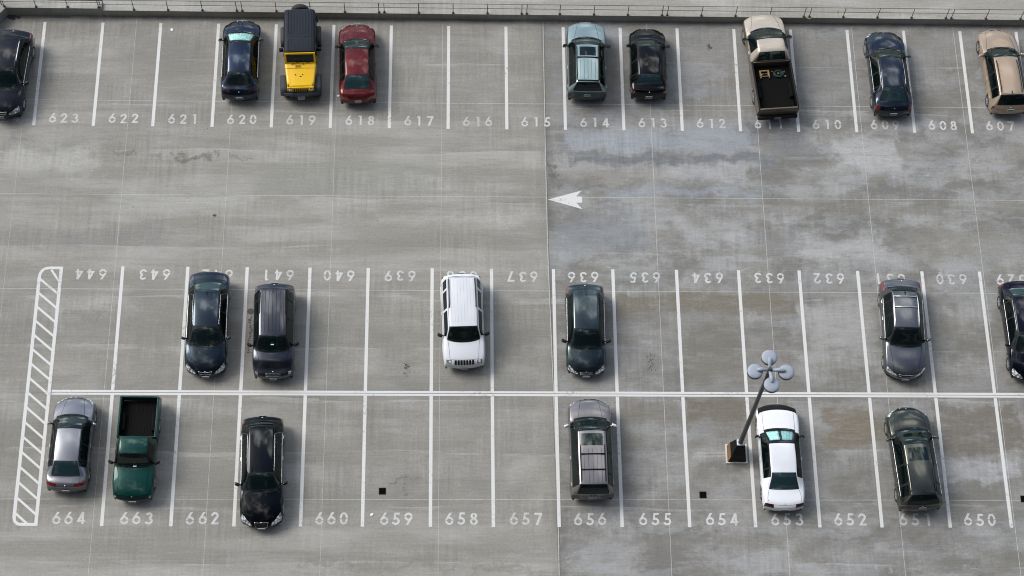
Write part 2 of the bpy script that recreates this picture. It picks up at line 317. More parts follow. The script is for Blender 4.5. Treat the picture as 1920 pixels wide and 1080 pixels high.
# joints
def joint(p, w=.022, mat=JOINT, name='expansion_joint', z=.003):
    m = MB()
    for (x0, y0), (x1, y1) in zip(p[:-1], p[1:]): strip(m, x0, y0, x1, y1, w, z - .002, z)
    return m.build(name, mat, deck)
for y in (45.82, 40.88, 36.13, 31.175, 26.31): joint([(-40, y - .03), (0, y), (4.43, y + .01), (45, y + .03)], .019 if y != 31.175 else .012, z=.003 if y != 31.175 else .009, mat=JOINT if y != 31.175 else JOINTD)
joint([(4.43, 50.4), (4.43, 44), (4.46, 38), (4.60, 31), (4.69, 26), (4.69, 10)], .035)
joint([(4.475, 50.4), (4.475, 44), (4.505, 38), (4.645, 31), (4.735, 26), (4.735, 10)], .03, JOINTD)
for x in (-19.8, -14.95, -10.2, -5.33, -.38): joint([(x, 50.3), (x - .02, 10)], .011 if x < -16 else .015)
for x in (9.42, 14.42, 19.33, 24.25, 29.2): joint([(x, 50.3), (x + .03, 10)], .02)
LW = .145; z0 = .004; z1 = .007
for x in XA:
    m = MB(); strip(m, x, YA0 if x > -19.5 else YA0, x, YA1, LW, z0, z1)
    if x > -22: m.build('painted_line', PAINT, deck)
for i, x in enumerate(XM):
    m = MB(); strip(m, x, YB0, x + .01, 31.15 + .1, LW, z0, z1); m.build('painted_line', PAINT, deck)
    m = MB(); strip(m, x + .01, 31.15 - .1, x + .03, YB2, LW, z0, z1); m.build('painted_line', PAINT, deck)
HX = -17.3
m = MB(); strip(m, HX + .08, 31.15 + .07, 45, 31.20 + .07, .105, z0, z1 - .001); strip(m, HX + .08, 31.15 - .055, 45, 31.20 - .055, .10, z0, z1 - .001); m.build('painted_line', PAINT, deck)
# hatched strip at the row's end
def P2(u, v): p = at(u, v, 0); return (p[0], p[1])
hx0, hx1 = P2(60, 760)[0] - .0, P2(90, 760)[0]
hx0 = P2(103 / 2.077, 480 + 560 / 2.077)[0]; hx1 = P2(188 / 2.077, 480 + 560 / 2.077)[0]
yt = P2(100, 500)[1]; ybm = P2(50, 986)[1]
m = MB()
strip(m, hx1, yt, hx1, ybm, LW, z0, z1)
strip(m, hx0, yt - .45, hx0, ybm + .35, LW, z0, z1)
pts = [(hx0, yt - .45), (hx0 + .06, yt - .25), (hx0 + .2, yt - .1), (hx0 + .42, yt - .06), (hx1, yt - .06)]
for k, (a, c) in enumerate(zip(pts[:-1], pts[1:])): strip(m, *a, *c, .13, z0 - .0004 * k, z1 - .0008 - .0004 * k)
pts = [(hx0, ybm + .35), (hx0 + .05, ybm + .18), (hx0 + .2, ybm + .07), (hx1, ybm + .06)]
for k, (a, c) in enumerate(zip(pts[:-1], pts[1:])): strip(m, *a, *c, .13, z0 - .0004 * k, z1 - .0008 - .0004 * k)
nst = 17
for k in range(nst):
    ys = yt - .55 - k * .683
    if k == 0:
        strip(m, hx0 + .5, yt - .15, hx1 - .03, yt - .75, .10, .001, .005)
    y0_, y1_ = ys - .05, ys - .05 - .74
    xe, ye = hx1 - .04, y1_
    if ye < ybm + .08: f_ = (y0_ - ybm - .08) / (y0_ - ye); ye = ybm + .08; xe = hx0 + (xe - hx0) * f_
    strip(m, hx0 + .03, y0_, xe, ye, .10, .001, .005)
m.build('hatched_marking', PAINT, deck)
# arrow
ar = [P2(980 + x / 9.6, 320 + y / 9.6) for x, y in ((455, 521), (1058, 360), (962, 465), (1068, 470), (1072, 577), (965, 578), (1078, 694))]
m = MB(); m.prism(ar, .004, .008); tag(m.build('painted_arrow', PAINT, deck), 'white painted direction arrow pointing left')

# bay numbers ------------------------------------------------------
def ring(mb, cx, cy, rx, ry, w, a0, a1, z, n=22):
    A = np.radians(np.linspace(a0, a1, max(3, int(n * abs(a1 - a0) / 360) + 2)))
    o = [(cx + (rx + w / 2) * math.cos(a), cy + (ry + w / 2) * math.sin(a)) for a in A]; i = [(cx + (rx - w / 2) * math.cos(a), cy + (ry - w / 2) * math.sin(a)) for a in A]
    k = len(A); v = [(p[0], p[1], z) for p in o + i]; mb.add(v, [(j, j + 1, k + j + 1, k + j) if a1 < a0 else (j + 1, j, k + j, k + j + 1) for j in range(k - 1)])
def quad(mb, p, z): mb.add([(x, y, z) for x, y in p], [tuple(range(len(p)))])
def seg(mb, x0, y0, x1, y1, w, z):
    d = np.array([x1 - x0, y1 - y0]); d = d / np.linalg.norm(d) * w / 2
    quad(mb, [(x0 - d[1], y0 + d[0]), (x0 + d[1], y0 - d[0]), (x1 + d[1], y1 - d[0]), (x1 - d[1], y1 + d[0])], z)
SW = .165; G = 5
def glyph(c):
    mb = MB(); z = 0; e = .0012
    if c in '69':
        ring(mb, 0, .335, .245, .25, SW, G, 180 - G, 0); ring(mb, 0, .335, .245, .25, SW, 180 + G, 360 - G, 0)
        quad(mb, [(-.315, .40), (-.19, .33), (.21, 1.0), (.0, 1.0)], e)
        if c == '9': mb.v = [(-x, 1 - y, q) for x, y, q in mb.v]
    elif c == '0':
        ring(mb, 0, .5, .235, .415, SW, G * .8, 180 - G * .8, 0, 34); ring(mb, 0, .5, .235, .415, SW, 180 + G * .8, 360 - G * .8, 0, 34)
    elif c == '1': quad(mb, [(-.02, 0), (.16, 0), (.16, 1), (-.02, 1)], 0); quad(mb, [(-.17, .86), (-.02, .86), (-.02, 1), (-.10, 1)], 0)
    elif c == '2':
        ring(mb, 0, .70, .215, .215, SW, 185, -35, 0); quad(mb, [(.27, .56), (.10, .66), (-.31, .0), (-.06, .12)], e); quad(mb, [(-.31, 0), (.31, 0), (.31, .165), (-.06, .165)], e * 2)
    elif c == '3':
        ring(mb, -.02, .735, .19, .175, SW, 165, -85, 0); ring(mb, -.02, .295, .235, .21, SW, 85, -165, e)
    elif c == '4':
        seg(mb, .13, 0, .13, .98, SW, 0); seg(mb, -.30, .27, .32, .27, .16, e); quad(mb, [(-.33, .2), (-.12, .2), (.20, .98), (.02, 1)], e * 2)
    elif c == '5':
        ring(mb, -.04, .31, .24, .225, SW, 118, -160, 0); quad(mb, [(-.22, .40), (-.06, .46), (.0, 1), (-.14, 1)], e); quad(mb, [(-.14, .84), (.26, .84), (.26, 1), (-.14, 1)], e * 2)
    elif c == '7': quad(mb, [(-.30, .84), (.32, .84), (.32, 1), (-.30, 1)], 0); quad(mb, [(-.20, 0), (-.0, 0), (.32, .9), (.12, .9)], e)
    elif c == '8':
        for (cy, rx, ry) in ((.745, .175, .165), (.29, .225, .205)):
            ring(mb, 0, cy, rx, ry, SW, -90 + G, 90 - G, 0 if cy > .5 else e); ring(mb, 0, cy, rx, ry, SW, 90 + G, 270 - G, 0 if cy > .5 else e)
    return mb
GLY = {c: glyph(c) for c in '0123456789'}
def number(txt, cx, yb, h, flip=False, faded=False):
    m = MB()
    for i, c in enumerate(txt):
        g = GLY[c]; ox = (i - 1) * .52 + rnd.uniform(-.012, .012); oy = rnd.uniform(-.012, .012)
        fl = [f[::-1] if c == '9' and False else f for f in g.f]
        s_ = -1 if flip else 1
        v = [(cx + s_ * (ox + x * h), yb + s_ * (oy + y * h) + (h if flip else 0), .006 + q) for x, y, q in g.v]
        m.add(v, fl)
    o = m.build('bay_number', PAINTF if faded else NUMP, deck)
    tag(o, ('faded ' if faded else '') + 'white painted bay number %s' % txt + (', upside down to the viewer' if flip else '')); return o
for i in range(18):
    n_ = 624 - i; cx = -19.27 - 1.37 + 2.74 * i
    number(str(n_), cx, 44.60, .50, False, n_ in (621, 616, 609, 615, 611))
xm2 = [XM[0] - 2.78] + XM
for i in range(16): number(str(644 - i), (xm2[i] + xm2[i + 1]) / 2, 36.58, .52, True, (644 - i) in (638, 630, 637, 642))
for i in range(16): number(str(664 - i), (xm2[i] + xm2[i + 1]) / 2 + .02, 25.18, .545)

# stains -----------------------------------------------------------
def blot(u, v, rx, ry, n=18, jag=.35, mat=OILD, name='oil_stain', z=.0095):
    c = at(u, v, 0); m = MB(); A = np.linspace(0, 2 * math.pi, n, endpoint=False)
    q = [(c[0] + rx * math.cos(a) * (1 + rnd.uniform(-jag, jag * .4)), c[1] + ry * math.sin(a) * (1 + rnd.uniform(-jag, jag * .4))) for a in A]
    m.prism(q, .0005, z); return m.build(name, mat, deck)
def drips(pts, n, spread, r, mat=OILD):
    m = MB()
    for _ in range(n):
        t = rnd.random() * (len(pts) - 1); i = int(t); f = t - i; u = pts[i][0] * (1 - f) + pts[i + 1][0] * f + rnd.gauss(0, spread); v = pts[i][1] * (1 - f) + pts[i + 1][1] * f + rnd.gauss(0, spread)
        c = at(u, v, 0); rr = r * rnd.uniform(.4, 1.3); el = rnd.uniform(.4, 1.2)
        q = [(c[0] + rr * math.cos(a) * rnd.uniform(.6, 1.2), c[1] + rr * el * math.sin(a) * rnd.uniform(.6, 1.2)) for a in np.linspace(0, 2 * math.pi, 8, endpoint=False)]
        m.prism(q, .0005, .0085 + _ * .00004)
    return m.build('oil_stain', mat, deck)
blot(470, 584, .17, .15, 24, .15, OIL)
drips([(470, 592), (468, 605), (471, 620), (466, 640), (466, 662)], 80, 1.1, .035, OIL)
drips([(763, 682), (764, 690), (762, 706)], 34, 2.4, .035)
drips([(1222, 668), (1220, 680), (1223, 694)], 34, 4.2, .032)
drips([(1329, 84), (1331, 92)], 22, 2.2, .04)
drips([(755, 900), (760, 935)], 14, 3, .022)
drips([(20, 33), (32, 27)], 24, 3.0, .10); drips([(22, 30), (26, 28)], 14, 2.0, .12)
blot(250, 388, .03, .03, 8); blot(403, 404, .10, .07, 12)
for _ in range(90):
    if _ == 0: m = MB()
    c = at(rnd.uniform(0, 1920), rnd.uniform(60, 1070)); rr = rnd.uniform(.008, .022)
    m.prism([(c[0] + rr * math.cos(a), c[1] + rr * .7 * math.sin(a)) for a in np.linspace(0, 2 * math.pi, 6, endpoint=False)], .0005, .0088)
m.build('oil_stain', OILD, deck)

# drains
for (u, v, lab) in ((717, 921, 'square black iron drain grate above the painted number 659, left one of three'), (1318, 928, 'square black iron drain grate below the lamp post, middle one of three'), (1920, 935.5, 'square black iron drain grate cut by the right edge of the photo, near bay 650')):
    c = at(u, v); g = MB(); s_ = .15
    r_ = empty('floor_drain', (c[0], c[1], 0), label=lab, cat='drain', group='drain grates in the bottom row of bays')
    g.box(-s_, s_, -s_, -s_ + .025, .001, .012); g.box(-s_, s_, s_ - .025, s_, .001, .012); g.box(-s_, -s_ + .025, -s_ + .025, s_ - .025, .001, .012); g.box(s_ - .025, s_, -s_ + .025, s_ - .025, .001, .012)
    g.build('drain_frame', GRATE, r_)
    g = MB(); g.box(-s_ + .026, s_ - .026, -s_ + .026, s_ - .026, .0005, .004)
    for k in range(7): x = -.105 + k * .035; g.box(x - .008, x + .008, -s_ + .03, s_ - .03, .005, .010)
    g.build('grate', pmat('grate_black', (.003, .003, .003), .9, spec=.05), r_)
# litter
for (u, v, w, h, a, lab) in ((697, 965, .09, .05, .6, 'small white scrap of paper left of the painted number 659'), (634, 180, .07, .06, 0, 'small round white scrap beside the red sedan'), (322, 56, .07, .07, 0, 'tiny white scrap in bay 621 near the parapet')):
    c = at(u, v); g = MB(); n = 7
    g.prism([(w * math.cos(t) * rnd.uniform(.8, 1.1), h * math.sin(t) * rnd.uniform(.8, 1.1)) for t in np.linspace(0, 2 * math.pi, n, endpoint=False)], 0, .02)
    o = g.build('paper_scrap', pmat('paper', (.8, .8, .8), .8), None, loc=(c[0], c[1], .01)); o.rotation_euler.z = a; tag(o, lab, 'litter', 'white scraps of litter')

# parapet: a low wall whose top carries the railing
x_step = -16.55
pw = empty('parapet_wall', (0, 50.45, 0), label='long low grey concrete parapet wall along the top row of bays', cat='wall')
g = MB()
def wl(y0, y1, xa, xb, h): g.box(xa, xb, y0 - 50.42, y1 - 50.42, -.6, h)
g.prism([(-21.05, .0), (x_step, .0), (x_step, .42), (-21.30, .42), (-40, -26.6), (-40, -27.4)], -.95, WT + .14)
g.build('wall', CONCW, pw)
g = MB(); g.box(x_step + .02, 80, 0, .75, -.6, WT - .02); g.build('wall', CONCW, pw)
g = MB(); g.box(x_step + .004, x_step + .018, .01, .74, -.3, WT - .03); g.build('wall_joint', JOINTD, pw)
for (u, v, w_, h_) in ((1517, 34, .12, .05), (1571.5, 24, .05, .16), (1251, 30.5, .08, .03), (128, 16, .10, .04), (186.5, 17, .12, .05)):
    c = at(u, v, WT); g = MB(); zt_ = WT + (.141 if u < 185 else -.0185)
    g.prism([(c[0] + w_ * math.cos(a) * rnd.uniform(.6, 1.1), c[1] - 50.45 + h_ * math.sin(a) * rnd.uniform(.7, 1.1) + (.03 if u < 185 else 0)) for a in np.linspace(0, 2 * math.pi, 12, endpoint=False)], zt_ - .001, zt_ + .0015)
    g.build('rust_stain', pmat('rust_stain', (.26, .18, .09), .85, noise=.4, nscale=20), pw)
# upper road behind the parapet
g = MB(); g.box(x_step, 100, 51.18, 110, -.6, WT - .06); tag(g.build('upper_road', CONCU), 'pale concrete road surface behind the railing', kind='structure')
g = MB(); g.prism([(-19.2, 51.2), (x_step - .01, 51.2), (x_step - .01, 110), (-19.2, 110)], -.6, WT - .25); tag(g.build('road_verge', pmat('tan_screed', (.36, .33, .26), .9, noise=.15)), 'tan strip of paving behind the railing', kind='structure')
g = MB(); g.box(-100, 110, -90, 120, -1.2, -.95); tag(g.build('ground', pmat('asphalt', (.13, .14, .155), .9, noise=.15, nscale=1.5)), 'grey asphalt ground beyond the deck', kind='structure')

# railings
def railing(xs, lab, y=50.51, z=WT - .02, pts=None):
    r_ = empty('railing', (xs[0], y, z), label=lab, cat='railing', group='railing sections along the parapet')
    for x in xs:
        m = MB(); m.tube([(x - xs[0], 0, 0), (x - xs[0], 0, .80)], .018, 8); m.lathe([(.001, .0), (.062, .0), (.062, .03), (.045, .06), (.026, .075)], (x - xs[0], 0, 0), n=12); m.build('post', STEEL, r_, 'auto')
    for h in (.79, .42):
        m = MB(); m.tube([(-.125, 0, h), (xs[-1] - xs[0] + .125, 0, h)], .0125, 8); m.build('rail', STEEL, r_, 'auto')
def xw(u, v=25): return at(u, v, WT)[0]
RS = [([xw(9.5, 12), xw(69, 13), xw(128, 14.5), xw(186, 15)], 'short steel railing section at the far left corner of the parapet', WT + .14),
 ([xw(u, 18) for u in (189.5, 251, 315, 379.5, 444)], 'steel railing section between the wall corner and the navy sedan with the sunshade', WT - .02),
 ([xw(u, 21) for u in (454, 518, 582, 646.5, 710.5)], 'steel railing section on the parapet behind the yellow off-roader and red sedan', WT - .02),
 ([xw(u, 24) for u in (720.5, 785, 849.5, 914, 978)], 'steel railing section above the two empty bays right of the red sedan', WT - .02),
 ([xw(u, 28) for u in (987.5, 1049.5, 1113.5, 1177, 1241)], 'steel railing section on the parapet behind the pale teal off-roader and the black hatchback', WT - .02),
 ([xw(u, 31) for u in (1251, 1315, 1379, 1443, 1507)], 'steel railing section on the parapet behind the beige pickup truck', WT - .02),
 ([xw(u, 32) for u in (1517.5, 1581, 1645, 1709, 1773)], 'steel railing section on the parapet above the navy sedan in bay 609', WT - .02),
 ([xw(u, 33) for u in (1783.5, 1848, 1913, 1977, 2041)], 'steel railing section at the far right of the parapet behind the gold estate car', WT - .02)]
for xs, lab, z in RS: railing(xs, lab, z=z)
r_ = empty('railing', (-21.25, 50.62, WT + .14), label='steel railing running down the angled left corner of the parapet', cat='railing', group='railing sections along the parapet')
dx, dy = -.575, -.82
for k in range(5):
    m = MB(); m.tube([(dx * k * 1.6, dy * k * 1.6, 0), (dx * k * 1.6, dy * k * 1.6, .8)], .024, 8); m.build('post', STEEL, r_, 'auto')
for h in (.79, .42):
    m = MB(); m.tube([(0, 0, h), (dx * 6.4, dy * 6.4, h)], .0125, 8); m.build('rail', STEEL, r_, 'auto')

# ---------------------------------------------------------------- lamp post on its pedestal
RUST = pmat('rusty_steel', (.16, .085, .035), .8, noise=.35, nscale=5); RUSTD = pmat('dark_steel', (.010, .010, .010), .8, noise=.3, spec=.1)
c0 = at(1361.5, 869.5); c1 = at(1401.5, 868.5); c2 = at(1358.5, 833.5); cc = ((c0 + c1) / 2); cx, cy = cc[0], (c0[1] + c2[1]) / 2
hw, hd = (c1[0] - c0[0]) / 2, (c2[1] - c0[1]) / 2
ped = empty('lamp_pedestal', (cx, cy, 0), label='dark rust-stained square pedestal with pale kerb rim under the lamp post', cat='pedestal')
g = MB()
for (a, b_, c_, d_) in ((-hw, hw, -hd, -hd + .06), (-hw, hw, hd - .06, hd), (-hw, -hw + .06, -hd + .06, hd - .06), (hw - .06, hw, -hd + .06, hd - .06)): g.box(a, b_, c_, d_, .001, .07)
g.build('kerb_rim', pmat('pale_concrete', (.5, .5, .46), .8, noise=.12), ped)
q = [at(1370.5, 857, .62), at(1397.5, 857, .62), at(1397, 829, .7), at(1372, 831, .7)]; q = [(p[0] - cx, p[1] - cy) for p in q]
xi0, xi1, yi0, yi1 = -hw + .062, hw - .062, -hd + .062, hd - .062
bx0, bx1 = q[0][0], min(q[1][0], xi1); by0 = q[0][1]; by1 = yi1 - .05
zt = .62
V = [(xi0, yi0, 0), (xi1, yi0, 0), (xi1, yi1, 0), (xi0, yi1, 0), (bx0, by0, zt), (bx1, by0, zt), (bx1, by1, zt), (bx0, by1, zt)]
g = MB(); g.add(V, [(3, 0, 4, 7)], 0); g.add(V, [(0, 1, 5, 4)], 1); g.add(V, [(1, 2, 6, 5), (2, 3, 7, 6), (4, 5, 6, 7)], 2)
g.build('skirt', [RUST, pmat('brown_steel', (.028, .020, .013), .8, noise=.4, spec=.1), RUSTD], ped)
pb = at(1388.5, 829.5, 1.1); px_, py_ = pb[0] - cx, pb[1] - cy
T_ = [(px_ - .17, py_ - .15, 1.08), (px_ + .17, py_ - .15, 1.08), (px_ + .17, py_ + .15, 1.08), (px_ - .17, py_ + .15, 1.08)]
V = [(bx0 + .02, by0 + .02, zt + .002), (bx1 - .01, by0 + .02, zt + .002), (bx1 - .01, by1 - .01, zt + .002), (bx0 + .02, by1 - .01, zt + .002)] + T_
g = MB(); g.add(V, [(0, 1, 5, 4), (1, 2, 6, 5), (2, 3, 7, 6), (3, 0, 4, 7), (4, 5, 6, 7)]); g.build('plinth', RUSTD, ped)
LAMP = pmat('lamp_paint', (.25, .285, .335), .62, .0, .0, noise=.06); POLE = pmat('pole_paint', (.05, .053, .056), .5, .2)
lp = empty('parking_lot_lamp', (pb[0], pb[1], 1.08), label='tall dark lamp post with four round grey lamp heads beside the white coupe', cat='lamp post')
g = MB(); g.rbox(-.16, .16, -.14, .14, .0, .035, .012); g.build('base_plate', pmat('zinc_plate', (.42, .45, .50), .5, .3), lp, 'auto')
HH = 8.15
g = MB(); g.tube([(0, 0, .03), (0, 0, HH + .05)], [.105, .07], 16); g.build('pole', POLE, lp, 'auto')
g = MB(); g.lathe([(.001, HH + .16), (.05, HH + .155), (.075, HH + .12), (.08, HH - .1), (.07, HH - .1)], n=16); g.build('hub', POLE, lp, 'auto')
hubc = at(1446, 693.5, 1.08 + HH)
HZ = HH - .02
for (u, v) in ((1416, 695.5), (1474.5, 697), (1442.5, 669.5), (1447.2, 721)):
    h = at(u, v, 1.08 + HZ); vx, vy = h[0] - pb[0], h[1] - pb[1]
    l_ = math.hypot(vx, vy); ux, uy = vx / l_, vy / l_
    g = MB(); R0 = .305
    g.lathe([(.001, .06), (.12, .056), (.2, .046), (.26, .028), (.298, .0), (.305, -.01), (.285, -.012)], (vx, vy, HZ), n=36)
    hd_ = g.build('lamp_head', LAMP, lp, 'auto')
    g = MB(); g.lathe([(.285, -.012), (.288, -.035), (.308, -.045), (.308, -.14), (.29, -.15), (.26, -.10), (.001, -.09)], (vx, vy, HZ), n=36); g.build('lamp_rim', POLE, hd_, 'auto')
    g = MB(); pts = []
    for t in np.linspace(0, 1, 9): d = .05 + t * (l_ - .12); pts.append((ux * d, uy * d, HZ - .02 + .14 * math.sin(t * 2.2)))
    g.tube(pts, [.055, .06, .065, .07, .075, .08, .08, .075, .05], 12); g.build('lamp_arm', LAMP, hd_, 'auto')

# ---------------------------------------------------------------- vehicles
def pchip(xk, yk, x):
    xk = np.asarray(xk, float); yk = np.asarray(yk, float); h = np.diff(xk); d = np.diff(yk) / h
    m = np.zeros(len(xk)); m[0] = d[0]; m[-1] = d[-1]
    for i in range(1, len(xk) - 1):
        if d[i - 1] * d[i] > 0: w1 = 2 * h[i] + h[i - 1]; w2 = h[i] + 2 * h[i - 1]; m[i] = (w1 + w2) / (w1 / d[i - 1] + w2 / d[i])
    i = np.clip(np.searchsorted(xk, x) - 1, 0, len(h) - 1); t = (x - xk[i]) / h[i]
    return yk[i] * (1 + 2 * t) * (1 - t) ** 2 + m[i] * h[i] * t * (1 - t) ** 2 + yk[i + 1] * t * t * (3 - 2 * t) + m[i + 1] * h[i] * t * t * (t - 1)
def inpoly(p, x, y):
    r = False; n = len(p)
    for i in range(n):
        x0, y0 = p[i]; x1, y1 = p[(i + 1) % n]
        if (y0 > y) != (y1 > y) and x < (x1 - x0) * (y - y0) / (y1 - y0) + x0: r = not r
    return r
def for_paint(m):
    t = m.node_tree; b = t.nodes['Principled BSDF']; g = N(t, 'ShaderNodeNewGeometry'); d = N(t, 'ShaderNodeBsdfDiffuse', inp={0: (.02, .02, .02, 1)}); x = N(t, 'ShaderNodeMixShader')
    o = t.nodes['Material Output']; t.links.new(g.outputs['Backfacing'], x.inputs[0]); t.links.new(b.outputs[0], x.inputs[1]); t.links.new(d.outputs[0], x.inputs[2]); t.links.new(x.outputs[0], o.inputs[0]); return m

HEADP = [(9.72, 1.75), (10.0, 1.25), (10.45, .82), (10.95, .66), (11.25, .78), (11.1, 1.5), (10.85, 2.12), (10.3, 2.12), (9.9, 2.0)]
HEADN = [(10.35, 1.6), (10.6, 1.1), (11.2, .85), (11.1, 1.5), (10.9, 2.1), (10.5, 2.1)]
TAILP = [(2.85, .95), (2.95, 1.5), (3.35, 1.9), (3.25, 2.3), (2.45, 2.3), (2.3, 1.3), (2.3, .95)]
TAILS = [(3.9, 1.6), (3.9, 2.1), (3.4, 2.3), (2.5, 2.3), (2.4, 1.4), (2.9, 1.25)]
PLATEN = [0]

class Car:
    def __init__(c, name, label, cat, col, nose, tail, feat, hw, kind='sedan', Z=None, wr=.62, R=.33, metal=.25, rough=.38, bed=None, **o):
        c.o = o; c.kind = kind; c.hw = hw; c.R = R
        n = at(*nose); t = at(*tail[:3]); yaw = math.atan2(-(n[0] - t[0]), n[1] - t[1])
        ax = np.array([-math.sin(yaw), math.cos(yaw)]); ex = o.get('tex', 0.0)
        L = float((n[:2] - t[:2]) @ ax) + ex; org = t[:2] - ax * ex; c.L = L
        def s_of(py, z):
            f = (py - tail[1]) / (nose[1] - tail[1]); px = tail[0] + f * (nose[0] - tail[0]); p = at(px, py, z); return float((p[:2] - org) @ ax)
        c.s_of = s_of
        ctr = org + ax * L / 2
        c.root = empty(name, (ctr[0], ctr[1], 0), yaw, label=label, cat=cat, group='vehicles parked in the numbered bays')
        suv = kind in ('suv', 'hatch', 'wagon', 'van')
        z = dict(low=.25, bump=.52, tl=.74, deck=.98, bb=1.05, rr=1.37, rm=1.43, rf=1.37, cowl=.99, hm=.90, hf=.72, nb=.50, belt=.92)
        if kind == 'suv': z.update(tl=.82, deck=1.02, bb=1.12, rr=1.66, rm=1.70, rf=1.64, cowl=1.14, hm=1.08, hf=.93, nb=.58, belt=1.06, bump=.58)
        if kind == 'pickup': z.update(bump=.75, tl=.95, deck=1.06, bb=1.14, rr=1.70, rm=1.75, rf=1.70, cowl=1.18, hm=1.13, hf=.98, nb=.6, belt=1.1, low=.45)
        if Z: z.update(Z)
        c.z = z
        sb, srr, srf, sc, shf = [s_of(py, z[k]) for py, k in zip(feat, ('bb', 'rr', 'rf', 'cowl', 'hf'))]
        if suv: sb = max(.06, min(sb, .45)); srr = max(srr, sb + .22)
        if o.get('srr'): srr = o['srr']
        if kind == 'pickup':
            t0 = srr - .10; c.cab0 = t0; srr = t0 + .17
            tailk = [(t0, z['bump'] - .1), (t0, z['bump']), (t0, z['tl']), (t0, z['deck']), (t0 + .01, z['bb'])]
        elif suv:
            d3 = min(.07, sb * .6); tailk = [(.10, z['low'] + .06), (0, z['bump']), (.03, z['tl']), (.02 + d3, z['deck']), (sb, z['bb'])]
        else: tailk = [(.10, z['low'] + .04), (0, z['bump']), (.02, z['tl']), (o.get('deck_s', .12), z['deck']), (sb, z['bb'])]
        shf = min(shf, L - .12)
        c.s = dict(sb=sb, srr=srr, srf=srf, sc=sc, shf=shf)
        sh = tailk + [(srr, z['rr']), ((srr + srf) / 2, z['rm']), (srf, z['rf']), (sc, z['cowl']), ((sc + shf) / 2, z['hm']), (shf, z['hf']), (L - .04, z['hf'] - .17), (L, z['nb'] - .05), (L - .08, z['low'] + .03)]
        w_ = wr * hw
        tw = .80 if suv else .74
        WTk = [.72 * hw, .80 * hw, .82 * hw, tw * hw, tw * hw, w_, w_ + .012, w_, .80 * hw, .75 * hw, .66 * hw, .63 * hw, .62 * hw, .6 * hw]
        be = z['belt']
        B = [z['low'], z['bump'] - .04, z['tl'] - .08, z['deck'] - .08, z['bb'] - .10, be, be - .01, be - .02, z['cowl'] - .10, z['hm'] - .08, z['hf'] - .07, z['hf'] - .23, z['nb'] - .10, z['low']]
        Wk = np.array([.84, .95, .965, .97, .99, 1, 1, 1, 1, .995, .965, .93, .91, .84]) * hw
        bow = [-.14, -.17, -.17, -.15, -.10, -.05, 0, .07, .20, .20, .22, .30, .33, .31]
        if suv: bow[3] = -.13; bow[4] = -.11; bow[5] = -.06
        if kind == 'pickup':
            bow[:6] = [0, 0, 0, 0, 0, -.02]; WTk[:5] = [.9 * hw, .9 * hw, .9 * hw, .84 * hw, .8 * hw]; Wk[:5] = [hw * .98] * 5
            B[:5] = [.55, z['bump'] - .15, z['tl'] - .2, z['deck'] - .1, z['bb'] - .06]
        if 'bow' in o:
            for k_, v_ in o['bow'].items(): bow[k_] = v_
        if 'wt' in o:
            for k_, v_ in o['wt'].items(): WTk[k_] = v_ * hw
        cro = [.005, .01, .015, .025, .05, .045, .05, .05, .05, .05, .04, .02, .01, .005]
        U = [0]
        for (a, b_), (c_, d_) in zip(sh[:-1], sh[1:]): U.append(U[-1] + max(.04, math.hypot(c_ - a, d_ - b_)))
        K = []
        for k in range(13):
            n_ = max(2, int(math.ceil((U[k + 1] - U[k]) / .034)))
            K += [k + j / n_ for j in range(n_)]
        K.append(13.0); K = np.array(K); Uf = np.interp(K, range(14), U)
        cols = [pchip(U, a, Uf) for a in ([q[0] for q in sh], [q[1] for q in sh], cro, WTk, B, Wk, bow)]
        s_, h, cr_, wt, bb, w, bw = cols
        zl = z['low']; nA, nB, nC = 17, 12, 13
        va = list(np.linspace(0, 1, nA)); vb = list(1 + np.linspace(0, 1, nB)[1:]); vc = list(2 + np.linspace(0, 1, nC)[1:])
        V = np.array(va + vb + vc); X = np.zeros((len(K), len(V))); Zz = np.zeros_like(X)
        for j, v in enumerate(V):
            if v <= 1: X[:, j] = wt * v; Zz[:, j] = h - cr_ * v ** 2.2
            elif v <= 2:
                t = v - 1; ws = w * .955; X[:, j] = wt + (ws - wt) * (t + .10 * t * (1 - t)); z1_ = h - cr_; b2 = np.minimum(bb, z1_ - .004); Zz[:, j] = z1_ + (b2 - z1_) * t + .05 * t * (1 - t) * (z1_ - b2)
            else:
                t = v - 2; b2 = np.minimum(bb, h - cr_ - .004); low = np.minimum(zl, b2 - .01)
                xx = np.interp(t, [0, .12, .35, .62, .85, 1], [.955, .988, 1.0, .995, .975, .93]); X[:, j] = w * xx; Zz[:, j] = b2 + (low - b2) * t
        for _ in range(3):
            for A in (X, Zz): A[:, 1:-1] = .25 * A[:, :-2] + .5 * A[:, 1:-1] + .25 * A[:, 2:]
        Y = s_[:, None] - bw[:, None] * np.clip(X / hw, 0, 1) ** o.get('bp', 2.3) - L / 2
        # wheel-arch flare
        c.wy = (o.get('rov', .86 if not suv else .84) + R * 0 - L / 2, L / 2 - o.get('fov', .88)); 
        if kind == 'pickup': c.wy = (o['rov'] - L / 2, L / 2 - .92)
        for wy in c.wy:
            d = np.sqrt((Y - wy) ** 2 + (Zz - R) ** 2); X += np.where((V[None, :] > 2.05), .028 * np.exp(-((d - R - .08) / .12) ** 2), 0)
        c.K, c.V, c.X, c.Y, c.Z = K, V, X, Y, Zz
        nV = len(V); full = np.concatenate([-V[::-1][:-1], V]); nF = len(full)
        XF = np.concatenate([-X[:, ::-1][:, :-1], X], 1); YF = np.concatenate([Y[:, ::-1][:, :-1], Y], 1); ZF = np.concatenate([Zz[:, ::-1][:, :-1], Zz], 1)
        pts = np.stack([XF, YF, ZF], 2).reshape(-1, 3)
        parts = {}
